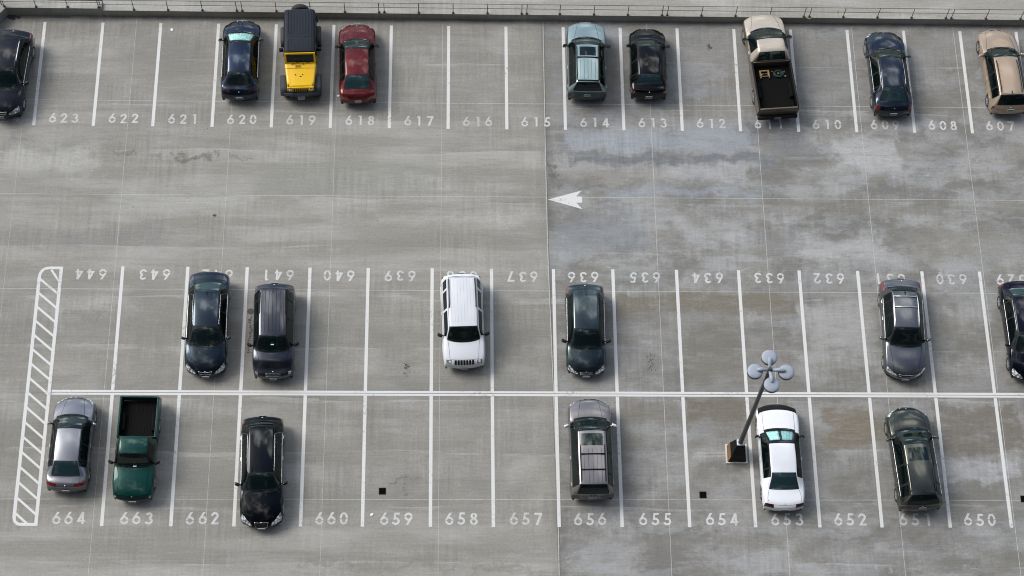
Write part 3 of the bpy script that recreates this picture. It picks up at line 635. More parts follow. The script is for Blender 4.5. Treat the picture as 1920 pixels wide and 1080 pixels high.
        panes = o.get('panes', [(6.12, 7.74), (5.12, 6.04), (4.70, 5.06)] if not suv else [(6.28, 7.76), (5.50, 6.20), (4.95, 5.43)])
        if kind == 'pickup': panes = o.get('panes', [(5.75, 7.76)])
        kq = panes[-1][0] - .05
        hp = o.get('head', HEADP); tp = o.get('tailp', TAILS if suv else TAILP)
        sroof = o.get('sunroof'); gr = o.get('grille', (10.45, 11.3, .52)); isp = kind == 'pickup'
        trimside = o.get('trimside', True); sg0, sg1 = o.get('sgv', (1.12, 1.90))
        def cls(k, v, x, y, z_):
            a = abs(v); sd = 'r' if v > 0 else 'l'
            if 7 < k < 8 and a < .985:
                u_ = (k - 7.5) / .455; q_ = a / .93
                if abs(u_) ** 7 + q_ ** 7 < 1: return 'windscreen'
                return 'body', 1
            r0, r1 = (4.0, 5.0)
            if r0 < k < r1 and a < .95:
                u_ = (k - 4.5) / (.42 if not suv else .40); q_ = a / .90
                if abs(u_) ** 6 + q_ ** 6 < 1: return 'rear_window'
                return 'body', 1 if (a < .94 and abs(u_) < 1.12) else 0
            if sroof and sroof[0] < k < sroof[1] and a < sroof[2]: return 'sunroof'
            if 1.03 < a < 1.95 and kq < k < 7.86:
                for i, (p0, p1) in enumerate(panes):
                    vv = (a - (sg0 + sg1) / 2) / ((sg1 - sg0) / 2); uu = (k - (p0 + p1) / 2) / ((p1 - p0) / 2)
                    if abs(uu) ** 9 + abs(vv) ** 7 < 1: return 'side_window', sd + str(i)
                return 'body', 1 if trimside else 0
            if a > 2.05:
                for wy in c.wy:
                    if (y - wy) ** 2 + (z_ - R) ** 2 < (R + .055) ** 2 and not (isp and y < 0): return None
            if k > 9 and inpoly(hp, k, a): return 'headlight', sd
            if k < 5 and not isp and inpoly(tp, k, a): return 'tail_light', sd
            if gr and gr[0] < k < gr[1] and a < gr[2]: return 'grille'
            if a > 2.86 or k < .5 or k > 12.4: return 'body', 1
            if o.get('lower') and (a > 2.12 or (k < o.get('lowk', 3.7) and not isp)): return 'body', 4  # shade on flanks and tails put into paint colour; two-tone on the pickup
            return 'body', 0
        for i in range(len(K) - 1):
            km = (K[i] + K[i + 1]) / 2
            for j in range(nF - 1):
                vm = (full[j] + full[j + 1]) / 2; ids = (i * nF + j, i * nF + j + 1, (i + 1) * nF + j + 1, (i + 1) * nF + j)
                yy = YF[i, j] * .5 + YF[i + 1, j + 1] * .5; zz = ZF[i, j] * .5 + ZF[i + 1, j + 1] * .5
                r = cls(km, vm, 0, yy, zz)
                if r is None: continue
                mi = 0; key = r
                if isinstance(r, tuple) and r[0] == 'body': key = 'body'; mi = r[1]
                parts.setdefault(key, []).append((ids, mi))
        pnm = '_'.join(label.replace('-', '_').split()[:3]) + '_paint_%d' % len(MATS); pm = for_paint(paint(pnm, col, metal, rough))
        c.pm = pm; lowm = for_paint(paint(pnm + '_lower_shade_tone', o['lower'], metal, rough)) if o.get('lower') else pm; c.lowm = lowm
        gside = o.get('gside', GL_D if suv else GL_S); rg = o.get('grear', GL_D if suv else GL_R)
        mt = {'windscreen': [o.get('gwind', GL_F)], 'rear_window': [rg], 'side_window': [gside], 'sunroof': [glass('roof_glass', (.02, .02, .02))], 'headlight': [HEAD], 'tail_light': [o.get('tailm', RED)], 'grille': [TRIM], 'body': [pm, TRIM]}
        c.part = {}
        for key, fl in parts.items():
            nm = key if isinstance(key, str) else key[0]
            used = sorted({i for f, _ in fl for i in f}); mp = {u: n for n, u in enumerate(used)}
            g = MB(); g.v = [tuple(pts[u]) for u in used]; g.f = [tuple(mp[i] for i in f) for f, _ in fl]; g.m = [m for _, m in fl]
            
            if key == 'body': c.bmb = g; continue
            c.part[key] = g.build(nm, mt[nm], c.root, True)
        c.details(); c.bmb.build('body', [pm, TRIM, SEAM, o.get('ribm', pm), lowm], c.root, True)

    def P(c, k, v, lift=0.0):
        a = abs(v); i = int(np.clip(np.searchsorted(c.K, k) - 1, 0, len(c.K) - 2)); f = (k - c.K[i]) / (c.K[i + 1] - c.K[i])
        j = int(np.clip(np.searchsorted(c.V, a) - 1, 0, len(c.V) - 2)); g = (a - c.V[j]) / (c.V[j + 1] - c.V[j])
        def q(A): return (A[i, j] * (1 - g) + A[i, j + 1] * g) * (1 - f) + (A[i + 1, j] * (1 - g) + A[i + 1, j + 1] * g) * f
        p = np.array([q(c.X) * (1 if v >= 0 else -1), q(c.Y), q(c.Z)])
        p[2] += lift; return p
    def path(c, pl, n=10, lift=0.0):
        r = []
        for (k0, v0), (k1, v1) in zip(pl[:-1], pl[1:]):
            for t in np.linspace(0, 1, n, endpoint=False): r.append(c.P(k0 + (k1 - k0) * t, v0 + (v1 - v0) * t, lift))
        r.append(c.P(*pl[-1], lift)); return r
    def line(c, g, pl, r=.005, n=10, lift=0.0, mi=0): g.tube(c.path(pl, n, lift), r, 5, mi)
    def wheel(c, x, y):
        R = c.R; sg = 1 if x > 0 else -1
        g = MB(); w = .105
        g.lathe([(R * .62, -w), (R * .9, -w - .005), (R * .98, -w * .75), (R, -w * .5), (R, w * .5), (R * .98, w * .75), (R * .9, w + .005), (R * .62, w)], (0, 0, 0), 'x', 28)
        t = g.build('wheel', RUB, c.root, True, loc=(x, y, R))
        g = MB(); o = sg * (w - .01)
        g.lathe([(R * .63, o - sg * .16), (R * .62, o + sg * .005), (R * .57, o + sg * .005), (R * .55, o - sg * .03)], (0, 0, 0), 'x', 28)
        g.lathe([(R * .12, o), (R * .10, o + sg * .012), (.001, o + sg * .015)], (0, 0, 0), 'x', 12)
        for q in range(c.o.get('spokes', 5)):
            a = 2 * math.pi * q / c.o.get('spokes', 5) + .3; d = np.array([0, math.cos(a), math.sin(a)]); e = np.array([0, -math.sin(a), math.cos(a)]); ox = np.array([o, 0, 0])
            g.tube([ox + d * R * .08, ox + d * R * .3, ox + d * R * .58], [.034, .026, .03], 6)
        g.lathe([(.001, o - sg * .07), (R * .55, o - sg * .07)], (0, 0, 0), 'x', 20, 1)
        g.build('rim', [c.o.get('rim', ALLOY), UNDER], t, 'auto')
    def details(c):
        o, L, hw, z, s = c.o, c.L, c.hw, c.z, c.s; R = c.root; suv = c.kind in ('suv', 'hatch', 'wagon', 'van'); pk = c.kind == 'pickup'
        h2 = L / 2
        g = MB(); yb_ = (-h2 + .25) if not pk else -h2 + .3
        g.box(-hw + .24, hw - .24, yb_, h2 - .25, .17, z['low'] + .16); g.box(-hw + .12, hw - .12, c.wy[0] + c.R + .1, c.wy[1] - c.R - .1, .2, z['low'] + .14)
        g.build('underbody', UNDER, R)
        for x in (-1, 1):
            for y in c.wy: c.wheel(x * (hw - .125), y)
        # interior
        sm = o.get('seat', SEAT); up = z['belt'] - .92; sf = s['srf'] - h2
        fy = sf - .62 if not suv else sf - .66; zs = .36 + up * .8
        def seat(x0, x1, y, heads, nm):
            g = MB(); g.rbox(x0, x1, y, y + .52, zs, zs + .18, .05)
            g.rbox(x0, x1, y - .12, y + .06, zs + .1, zs + .70, .05)
            for hx in heads: g.rbox(hx - .13, hx + .13, y - .16, y - .05, zs + .73, zs + .90, .045)
            g.build(nm, sm, R, True)
        seat(-.62, -.12, fy, (-.37,), 'front_seat'); seat(.12, .62, fy, (.37,), 'front_seat')
        ry = (s['srr'] - h2 + .10) if not suv else (s['srr'] - h2 + .85)
        if not pk: seat(-.60, .60, max(ry, -h2 + .7), (-.38, 0, .38), 'rear_seat')
        g = MB(); g.rbox(-hw * .80, hw * .80, s['sc'] - h2 - .55, s['sc'] - h2 - .08, z['cowl'] - .35, z['cowl'] - .11, .05)
        if not pk and not suv: g.box(-hw * .70, hw * .70, s['sb'] - h2 + .03, ry - .18, z['bb'] - .20, z['bb'] - .16)
        g.box(-hw * .86, hw * .86, s['srr'] - h2 + (.0 if not suv else .0), s['sc'] - h2, z['low'] + .145, z['low'] + .17)
        if suv: g.box(-hw * .8, hw * .8, s['sb'] - h2 + .08, ry - .1, z['low'] + .30, z['low'] + .33)
        g.build('dashboard', DASH, R, 'auto')
        g = MB(); A = np.linspace(0, 2 * math.pi, 20, endpoint=False); g.tube([(-.37 + .18 * math.cos(a), s['sc'] - h2 - .62 + .06 * math.sin(a), z['cowl'] - .17 + .165 * math.sin(a)) for a in A], .014, 6, closed=True); g.build('steering_wheel', TRIM, R, True)
        # panel gaps
        g = c.bmb; hv = o.get('hoodv', .90); hk = o.get('hoodk', 10.25)
        for sd in (-1, 1):
            c.line(g, [(8.03, sd * (hv + .06)), (9.0, sd * hv), (hk, sd * (hv - .03))], .0065, 14, mi=2)
            c.line(g, [(8.25, sd * 2.1), (8.2, sd * 2.6), (8.15, sd * 2.85)], .005, 5, mi=2)
            if not pk:
                c.line(g, [(6.08, sd * 1.96), (6.08, sd * 2.85)], .005, 6, mi=2)
                if not o.get('twodoor'): c.line(g, [(5.05, sd * 1.98), (5.0, sd * 2.4)], .005, 5, mi=2)
        if o.get('hoodfront', True): c.line(g, [(hk, -hv + .03), (hk + .03, 0), (hk, hv - .03)], .0065, 12, mi=2)
        if not suv and not pk:
            c.line(g, [(3.98, -.93), (3.2, -.95), (2.9, -.9)], .006, 8, mi=2); c.line(g, [(3.98, .93), (3.2, .95), (2.9, .9)], .006, 8, mi=2); c.line(g, [(2.55, -.8), (2.55, .8)], .006, 6, mi=2)
        if suv: c.line(g, [(5.03, -.95), (5.03, .95)], .006, 10, mi=2); c.line(g, [(2.3, -.95), (2.3, .95)], .006, 8, mi=2)
        c.line(g, [(1.2, -1.6), (1.2, 1.6)], .004, 8, mi=2)
        # chrome or black window surrounds
        bc = o.get('belt', 'thin')
        if bc:
            m_ = CHROME if bc in ('chrome', 'chrome2') else TRIM; k0 = o.get('panes_end', 4.75 if not suv else 5.0)
            for sd in (-1, 1):
                g = MB(); c.line(g, [(k0, sd * 1.97), (7.8, sd * 1.97)], .011 if m_ is CHROME else .008, 30, .002); g.v = [(x_ + sd * (.008 if m_ is CHROME else 0), y_, z_) for x_, y_, z_ in g.v]
                if bc == 'chrome2': c.line(g, [(k0, sd * 1.97), (k0 + .3, sd * 1.1), (7.0, sd * 1.06)], .009, 20, .004)
                g.build('window_trim', m_, R, True)
        # door handles
        for sd in (-1, 1):
            for k_ in ((6.2,) if (o.get('twodoor') or pk) else (6.2, 5.2)):
                p = c.P(k_, sd * 2.16); g = MB(); g.rbox(p[0] - .016, p[0] + .022 * 1, p[1] - .085, p[1] + .085, p[2] - .014, p[2] + .014, .01); g.build('door_handle', o.get('handle', c.pm), R, True)
        # mirrors
        mk = o.get('mirk', 7.66)
        for sd in (-1, 1):
            p = c.P(mk, sd * 1.96); g = MB(); sz = .95 if suv or pk else .82; mx_ = p[0] + sd * .17 * sz
            x0, x1 = sorted((mx_ - sd * .11 * sz, mx_ + sd * .11 * sz))
            g.rbox(x0, x1, p[1] - .075 * sz, p[1] + .065 * sz, p[2] - .03, p[2] + .13 * sz, .05, 0, 4)
            for i_ in range(len(g.v)): X_, Y_, Z_ = g.v[i_]; g.v[i_] = (X_, Y_ - abs(X_ - p[0]) * .35 + .06, Z_)
            g.tube([p + (0, .0, .0), p + (sd * .10, -.0, .03)], [.035, .028], 6, 0)
            ob = g.build('wing_mirror', o.get('mirm', c.pm), R, True)
            g = MB(); g.rbox(x0 + .02, x1 - .02, p[1] - .082 * sz - .0, p[1] - .072 * sz, p[2] - .01, p[2] + .11 * sz, .01); g.v = [(X_, Y_ - abs(X_ - p[0]) * .35 + .06, Z_) for X_, Y_, Z_ in g.v]; g.build('mirror_glass', pmat('mirror_glass', (.6, .65, .68), .03, 1.0), ob, True)
        # wipers
        for (v0, v1) in ((-.75, -.08), (-.05, .62)):
            g = MB(); c.line(g, [(7.93, v0), (7.86, v1)], .009, 8, .012); g.build('wiper', TRIM, R, True)
        # rear-view mirror
        p = c.P(7.16, 0, -.06); g = MB(); g.rbox(p[0] - .11, p[0] + .11, p[1] - .02, p[1] + .02, p[2] - .05, p[2] + .01, .015); g.build('rear_view_mirror', TRIM, R, True)
        # plates
        def plate(y, zc, sgn, m=PLATE):
            g = MB(); g.box(-.155, .155, y - .008, y + .008, zc - .075, zc + .075, 0)
            r2 = random.Random(int(abs(y) * 1000) + 3)
            for q in range(6):
                x = -.11 + q * .044; a = r2.uniform(.6, 1)
                g.box(x - .013, x + .013, y + sgn * .008, y + sgn * .011, zc - .035 * a, zc + .035, 1)
            for i_ in range(len(g.v)): X_, Y_, Z_ = g.v[i_]; g.v[i_] = (X_, Y_ - sgn * (Z_ - zc) * .12, Z_)
            g.build('licence_plate', [m, PLATET], R)
        if not pk:
            p = c.P(o.get('plk', 1.7 if not suv else 2.35), 0); plate(p[1] - .03, p[2], -1)
        if o.get('fplate', True): p = c.P(11.9, 0); plate(p[1] + .02, p[2] - .03, 1)
        # grille bars, badge
        gr = o.get('grille', (10.45, 11.3, .52))
        if gr:
            G_ = c.part.get('grille'); g = MB(); k0, k1, vm = gr; st = o.get('gstyle', 'bars')
            if st == 'bars':
                for k_ in np.linspace(k0 + .1, k1 - .1, 4): c.line(g, [(k_, -vm + .03), (k_, vm - .03)], .006, 10, .002)
            elif st == 'slots':
                for v_ in np.linspace(-vm, vm, 8): c.line(g, [(k0, v_), (k1, v_)], .017, 5, .003)
            elif st == 'chrome':
                c.line(g, [(k0, -vm), (k0 + .12, 0), (k0, vm)], .017, 12, .004); c.line(g, [(k0, -vm), (k1, -vm * .6)], .011, 6, .003); c.line(g, [(k0, vm), (k1, vm * .6)], .011, 6, .003)
                c.line(g, [((k0 + k1) / 2, -vm * .9), ((k0 + k1) / 2 + .1, 0), ((k0 + k1) / 2, vm * .9)], .009, 12, .004)
            elif st == 'frame':
                c.line(g, [(k0, -vm), (k0, vm), (k1 + .4, vm * .75), (k1 + .4, -vm * .75), (k0, -vm)], .011, 10, .004)
            if g.f: g.build('grille_bars', CHROME if st != 'slots' else o.get('slotm', ALLOY), R, True)
        for k_, bd in ((10.35, o.get('badge_f', True)), (2.75 if not suv else 3.3, o.get('badge_r', True))):
            if bd and not (pk and k_ < 5):
                p = c.P(k_, 0); g = MB(); g.lathe([(.001, .006), (.018, .006), (.026, .003), (.027, -.006)], tuple(p), n=14); g.build('badge', CHROME, R, True)
        # roof fittings
        if o.get('rails'):
            r0, r1, vv = o.get('railk', (5.15, 6.95, .93)); m_ = {'silver': pmat('rail_silver', (.55, .56, .57), .3, .7), 'black': TRIM}[o['rails']]
            for sd in (-1, 1):
                g = MB(); pl = c.path([(r0, sd * vv), (r1, sd * vv)], 16); n_ = len(pl)
                for i_, p in enumerate(pl): p[2] += .055 * min(1, min(i_, n_ - 1 - i_) / 2.0)
                g.tube(pl, .021, 8); g.build('roof_rail', m_, R, True)
            for k_ in o.get('cross', ()):
                a_, b_ = c.P(k_, -vv, .055), c.P(k_, vv, .055); g = MB(); g.tube([a_, (a_ + b_) / 2 + (0, 0, .012), b_], .026, 8); g.build('roof_crossbar', m_, R, True)
        if o.get('ribs'):
            k0, k1, vm, n_ = o['ribs']; g = c.bmb
            for v_ in np.linspace(-vm, vm, n_): c.line(g, [(k0, v_), (k1, v_)], .0085 if not o.get('ribm') else .006, 20, .0, 3)
        if o.get('channel', True) and not pk:
            for sd in (-1, 1): c.line(c.bmb, [(5.05, sd * .99), (7.0, sd * .99)], .007, 24, .003, 2)
        an = o.get('antenna')
        if an:
            k_, v_, typ = an; p = c.P(k_, v_); g = MB()
            if typ == 'fin': g.add([p + (-.03, -.09, 0), p + (.03, -.09, 0), p + (.02, .09, 0), p + (-.02, .09, 0), p + (0, -.085, .06)], [(0, 1, 4), (1, 2, 4), (2, 3, 4), (3, 0, 4)])
            else: g.lathe([(.03, 0), (.025, .02), (.001, .03)], tuple(p), n=10); g.tube([p, p + (0, -.38, .16)], [.007, .004], 6)
            g.build('antenna', TRIM, R)
        if o.get('spoiler'):
            g = MB(); ks = o['spoiler']; a = c.path([(ks, -.9), (ks, .9)], 10); 
            v = []; 
            for p in a: v += [p + (0, .10, .012), p + (0, -.14, -.012), p + (0, -.13, -.05)]
            f = []
            for i_ in range(len(a) - 1): q = i_ * 3; f += [(q, q + 1, q + 4, q + 3), (q + 1, q + 2, q + 5, q + 4), (q + 2, q, q + 3, q + 5)]
            f += [(0, 2, 1), (len(v) - 3, len(v) - 2, len(v) - 1)]
            g.add(v, f); g.build('rear_spoiler', c.pm, R, 'auto')
        if o.get('rwiper'):
            g = MB(); c.line(g, [(4.15, 0), (4.25, .6)], .009, 6, .012); g.build('rear_wiper', TRIM, R, True)
        if o.get('permit'):
            p = c.P(o['permit'], o.get('permv', .0), -.05); g = MB(); g.box(p[0] - .07, p[0] + .07, p[1] - .08, p[1] + .08, p[2], p[2] + .005); g.box(p[0] - .03, p[0] + .03, p[1] - .05, p[1] - .01, p[2] + .0051, p[2] + .009, 1)
            ob = g.build('parking_permit', [PERMIT, PLATET], R)
        if o.get('bra'):
            g = MB(); k0, k1 = o['bra']; vs = np.linspace(-1.9, 1.9, 30); ks = np.linspace(k0, k1, 9); v = [c.P(k_ - (.16 * (abs(v_) / 1.9) ** 3 if k_ < 10.5 else 0), v_) + (0, .006, .010) for k_ in ks for v_ in vs]; n_ = 30
            g.add(v, [(i_ * n_ + j, i_ * n_ + j + 1, (i_ + 1) * n_ + j + 1, (i_ + 1) * n_ + j) for i_ in range(8) for j in range(29)]); ob = g.build('bonnet_cover', pmat('vinyl', (.008, .008, .009), .6, noise=.2, spec=.15), R, True)
            md = ob.modifiers.new('t', 'SOLIDIFY'); md.thickness = .006

def C(*a, **k): return Car(*a, **k)
UP, DN = 0, 1
BLK = (.006, .0065, .008); 
# top row ---------------------------------------------------------
c_ = C('crossover_car', 'black crossover with silver roof rails cut by the left edge, top row', 'car', (.007, .009, .014), (2, 222, .40), (21, 53, 1.45), (66, 70, 125, 170, 206), .93, 'suv', dict(rr=1.56, rm=1.62, rf=1.56, hf=.84, cowl=1.06, hm=1.0, belt=.98), tex=.28, rails='silver', railk=(5.2, 6.6, .95), belt='chrome', wr=.60, gstyle='chrome', rough=0.2)
sedan620 = C('sedan', 'dark navy blue sedan in bay 620 with a pale teal sunshade behind its windscreen', 'car', (.020, .032, .055), (455, 36, .60), (450, 190, .35), (162, 132.4, 79.9, 58, 42), .875, 'sedan', gwind=GL_C, deck_s=.22, metal=0.9, wr=.60, belt='chrome', tailm=SMOKE, antenna=None, grear=glass('black_rear_glass', (.05, .055, .06)), tailp=[(3.05, .62), (3.35, 1.3), (3.6, 1.9), (3.3, 2.2), (2.75, 2.1), (2.75, 1.2), (2.6, .62)], rough=0.2, head=HEADN)
C('sedan', 'dark red sedan in bay 618 beside the yellow off-roader', 'car', (.085, .004, .006), (669, 43, .60), (672, 197, .35), (168, 138.5, 91, 71.3, 50), .86, 'sedan', deck_s=.20, metal=0.3, wr=.64, permit=7.6, seat=SEATG, mirm=TRIM, badge_r=False, wt={3: .84, 4: .80}, rim=pmat('hubcap', (.35, .35, .36), .4, .6), tailp=[(2.8, .62), (2.85, 1.4), (3.0, 2.0), (2.9, 2.3), (2.1, 2.3), (1.95, 1.4), (1.95, .62)], bow={3: -.08, 4: -.06}, rough=0.3, head=HEADN)
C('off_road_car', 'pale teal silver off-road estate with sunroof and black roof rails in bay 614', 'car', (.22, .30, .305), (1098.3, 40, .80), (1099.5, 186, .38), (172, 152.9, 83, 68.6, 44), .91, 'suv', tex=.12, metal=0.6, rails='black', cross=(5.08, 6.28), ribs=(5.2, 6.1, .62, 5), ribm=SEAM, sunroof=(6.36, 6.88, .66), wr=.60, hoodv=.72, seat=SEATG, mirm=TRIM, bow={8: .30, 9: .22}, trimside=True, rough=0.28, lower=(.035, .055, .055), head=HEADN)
C('hatchback_car', 'black compact hatchback in bay 613, smaller than its neighbours', 'car', (.005, .006, .007), (1212.6, 51, .60), (1215.5, 189, .35), (157.7, 138.4, 86.7, 72, 57), .86, 'sedan', dict(rr=1.40, rm=1.46, rf=1.40, deck=1.0, bb=1.08), deck_s=.16, metal=0.85, wr=.62, seat=SEATG, badge_r=True, mirm=TRIM, wt={3: .84, 4: .82}, bow={3: -.08, 4: -.06}, rough=0.22, head=HEADN)
# tan pickup
def bed(c, bl, hw, z0=.50, z1=1.12, floor=.72, paintm=None, cap=None, liner=pmat('bed_liner_plastic', (.005, .005, .005), .8, spec=.08), tonneau=False):
    R = c.root; h2 = c.L / 2; wy = c.wy[0]; R_ = c.R + .07
    y0, y1 = -h2 + .05, -h2 + bl - .02
    for sd in (-1, 1):
        out = [(y0, z0), ]
        a0 = math.asin(max(-1, min(1, (z0 - c.R) / R_))); A = np.linspace(math.pi - a0, a0, 14)
        out = [(y0, z0)] + [(wy + R_ * math.cos(a), c.R + R_ * math.sin(a)) for a in A] + [(y1, z0), (y1, z1), (y0, z1)]
        g = MB(); xo = sd * hw; xi = sd * (hw - .09)
        n = len(out); v = [(xo, y, z - 0) for y, z in out] + [(xi, y, z) for y, z in out]
        v = [((x - sd * (.02 if zz > z1 - .01 and abs(x) > hw - .01 else 0)), y, zz) for x, y, zz in v]
        g.add(v, [tuple(range(n)) if sd < 0 else tuple(range(n))[::-1], tuple(range(n, 2 * n))[::-1] if sd < 0 else tuple(range(n, 2 * n))] + [(i, (i + 1) % n, n + (i + 1) % n, n + i) if sd > 0 else (n + i, n + (i + 1) % n, (i + 1) % n, i) for i in range(n)])
        ob = g.build('bed_side', paintm, R); 
        g = MB(); x0, x1 = sorted((sd * (hw - .10), sd * (hw - .015))); g.rbox(x0, x1, y0 - .01, y1 + .01, z1 + .001, z1 + .035, .012); g.build('bed_rail', cap or paintm, ob, True)
        g = MB(); x0, x1 = sorted((sd * (hw - .13), sd * (hw - .092))); g.box(x0, x1, y0 + .06, y1 - .03, floor, z1 - .02); g.rbox(*sorted((sd * (hw - .30), sd * (hw - .12))), wy - .42, wy + .42, floor - .02, floor + .22, .06); g.build('bed_liner', liner, R, True)
        g = MB(); x0, x1 = sorted((sd * (hw - .08), sd * (hw + .004))); g.rbox(x0, x1, y0 - .03, y0 + .06, z0 + .25, z1 - .12, .015); g.build('tail_light', RED, R, True)
    g = MB(); g.box(-hw + .09, hw - .09, y0 + .05, y1, floor - .05, floor)
    for k in range(13): x = -hw + .16 + k * (2 * hw - .32) / 12; g.box(x - .022, x + .022, y0 + .08, y1 - .06, floor, floor + .012)
    g.build('bed_floor', liner, R)
    g = MB(); g.rbox(-hw + .095, hw - .095, y1 - .05, y1 - .005, z0, z1 - .01, .01); g.build('bed_front_wall', paintm, R, True)
    g = MB(); g.rbox(-hw + .07, hw - .07, y0 - .045, y0 + .035, z0 + .02, z1 + .015, .02); tg = g.build('tailgate', paintm, R, True)
    g = MB(); g.rbox(-.11, .11, y0 - .055, y0 - .04, z1 - .12, z1 - .07, .006); g.build('handle', TRIM, tg, True)
    g = MB(); g.rbox(-hw + .03, hw - .03, y0 - .20, y0 - .03, z0 - .10, z0 + .08, .04); bp = g.build('rear_bumper', cap if cap is CHROME else TRIM, R, True)
    g = MB(); g.box(-.15, .15, y0 - .215, y0 - .203, z0 - .05, z0 + .07)
    for q in range(6): x = -.11 + q * .044; g.box(x - .013, x + .013, y0 - .219, y0 - .2155, z0 - .02, z0 + .04, 1)
    g.build('licence_plate', [PLATE, PLATET], bp)
TAN = (.40, .345, .275)
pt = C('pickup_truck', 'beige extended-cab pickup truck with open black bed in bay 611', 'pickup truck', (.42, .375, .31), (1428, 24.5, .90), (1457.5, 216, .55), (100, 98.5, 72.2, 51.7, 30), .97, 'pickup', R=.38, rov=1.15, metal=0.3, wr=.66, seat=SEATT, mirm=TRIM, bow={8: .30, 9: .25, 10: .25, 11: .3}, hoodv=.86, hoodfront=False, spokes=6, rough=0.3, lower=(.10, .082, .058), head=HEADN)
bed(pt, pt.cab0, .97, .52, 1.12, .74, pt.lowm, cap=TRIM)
C('sedan', 'dark slate-blue luxury sedan in bay 609 with red tail lights', 'car', (.026, .035, .049), (1655, 56.5, .62), (1673, 220, .36), (191.3, 160.8, 108.3, 89, 64), .91, 'sedan', deck_s=.20, metal=0.9, wr=.60, belt='chrome2', bow={8: .26, 9: .26, 10: .3}, spokes=7, rough=0.2, head=HEADN)
C('estate_car', 'gold beige estate car with black roof rails at the right end of the top row', 'car', (.33, .255, .185), (1865, 52.5, .62), (1890.5, 216.5, .36), (199, 176, 106, 88, 60), .89, 'wagon', dict(deck=.90, bb=.99, rr=1.42, rm=1.47, rf=1.42), tex=0, metal=0.4, rails='black', railk=(5.1, 6.8, .82), wr=.66, antenna=(5.12, .0, 'fin'), bow={8: .2, 4: -.1}, gside=GL_D, rough=0.3, head=HEADN)
# middle row
C('sedan', 'dark slate-blue sedan parked nose down in bay 642', 'car', (.026, .038, .050), (385.5, 707, .42), (392, 511, 1.0), (525.7, 548.6, 610, 652, 693), .90, 'sedan', deck_s=.14, tex=.16, metal=0.9, wr=.62, belt='chrome2', gstyle='chrome', antenna=(5.08, 0, 'fin'), bow={8: .24, 10: .26, 11: .40, 12: .42}, grear=GL_R, rough=0.2)
C('off_road_car', 'dark violet-grey boxy off-roader with ribbed roof in bay 641', 'car', (.046, .050, .062), (512.6, 711, .50), (512.6, 531, 1.55), (540, 541, 628, 661.8, 691), .90, 'suv', dict(hf=.88), tex=.32, metal=0.9, ribs=(5.1, 6.85, .80, 7), rails='black', railk=(5.1, 6.1, .97), permit=7.45, wr=.66, mirm=TRIM, gstyle='bars', antenna=(5.2, 0, 'rod'), head=[(10.5, 1.0), (10.5, 1.7), (10.9, 1.7), (10.9, 1.0)], bow={8: .26, 10: .12, 11: .18, 12: .2, 9: .18}, wt={10: .76, 11: .74}, rough=0.24)
WHITE = (.55, .57, .60)
C('off_road_car', 'white boxy off-road estate with seven-slot grille in bay 638', 'car', WHITE, (871, 692, .45), (865, 513, 1.62), (518, 519, 611.4, 642.3, 674), .92, 'suv', dict(hf=.98, hm=1.08, low=.3), tex=.36, metal=.0, ribs=(5.1, 6.8, .78, 8), rails='black', railk=(5.05, 6.25, .92), ribm=pmat('roof_groove', (.42, .44, .46), .6), wr=.68, mirm=TRIM, gstyle='slots', grille=(10.15, 10.95, .60), slotm=pmat('slot_chrome', (.6, .6, .58), .3, .7), head=[(10.15, .78), (10.15, 1.5), (10.85, 1.5), (10.85, .78)], trimside=False, bow={8: .28, 10: .1, 11: .12, 12: .18, 9: .2}, wt={9: .80, 10: .80, 11: .80}, hoodv=.88, hoodk=10.05, badge_f=False, sgv=(1.16, 1.86))
C('hatchback_car', 'dark teal-green compact hatchback in bay 636', 'car', (.038, .057, .063), (1099, 706.5, .40), (1098, 535.5, 1.25), (546, 548, 615.6, 656.7, 694), .865, 'hatch', dict(rr=1.40, rm=1.45, rf=1.38, cowl=.97, hf=.70, hm=.88, deck=.95, bb=1.03, belt=.90), tex=.30, metal=0.9, wr=.66, mirm=TRIM, antenna=(5.18, 0, 'rod'), belt='chrome', permit=7.15, panes=[(6.2, 7.75), (5.45, 6.12), (5.05, 5.38)], spoiler=5.05, rough=0.22)
C('crossover_car', 'grey crossover with silver roof rails and two crossbars in bay 631', 'car', (.122, .130, .142), (1696.8, 713, .42), (1692.6, 528, 1.25), (541, 547, 612.7, 652, 700), .92, 'suv', dict(rr=1.52, rm=1.60, rf=1.54, cowl=1.04, hf=.80, hm=.98, belt=.98, deck=1.0, bb=1.08), tex=.32, metal=0.85, rails='silver', railk=(5.15, 7.0, .92), cross=(5.3, 5.9), antenna=(5.12, 0, 'fin'), gstyle='chrome', wr=.62, belt='chrome', bow={8: .22, 10: .30, 11: .42, 12: .45}, tailp=[(4.2, 1.3), (4.2, 2.2), (3.2, 2.4), (2.5, 2.3), (2.9, 1.25)], handle=CHROME, rough=0.26)
C('sedan', 'glossy black-navy sedan cut by the right edge in the middle row', 'car', (.006, .007, .016), (1933, 715, .42), (1912, 522, 1.0), (537.5, 557, 622, 664, 700), .90, 'sedan', deck_s=.14, metal=0.85, wr=.62, belt='chrome2', rough=0.18)
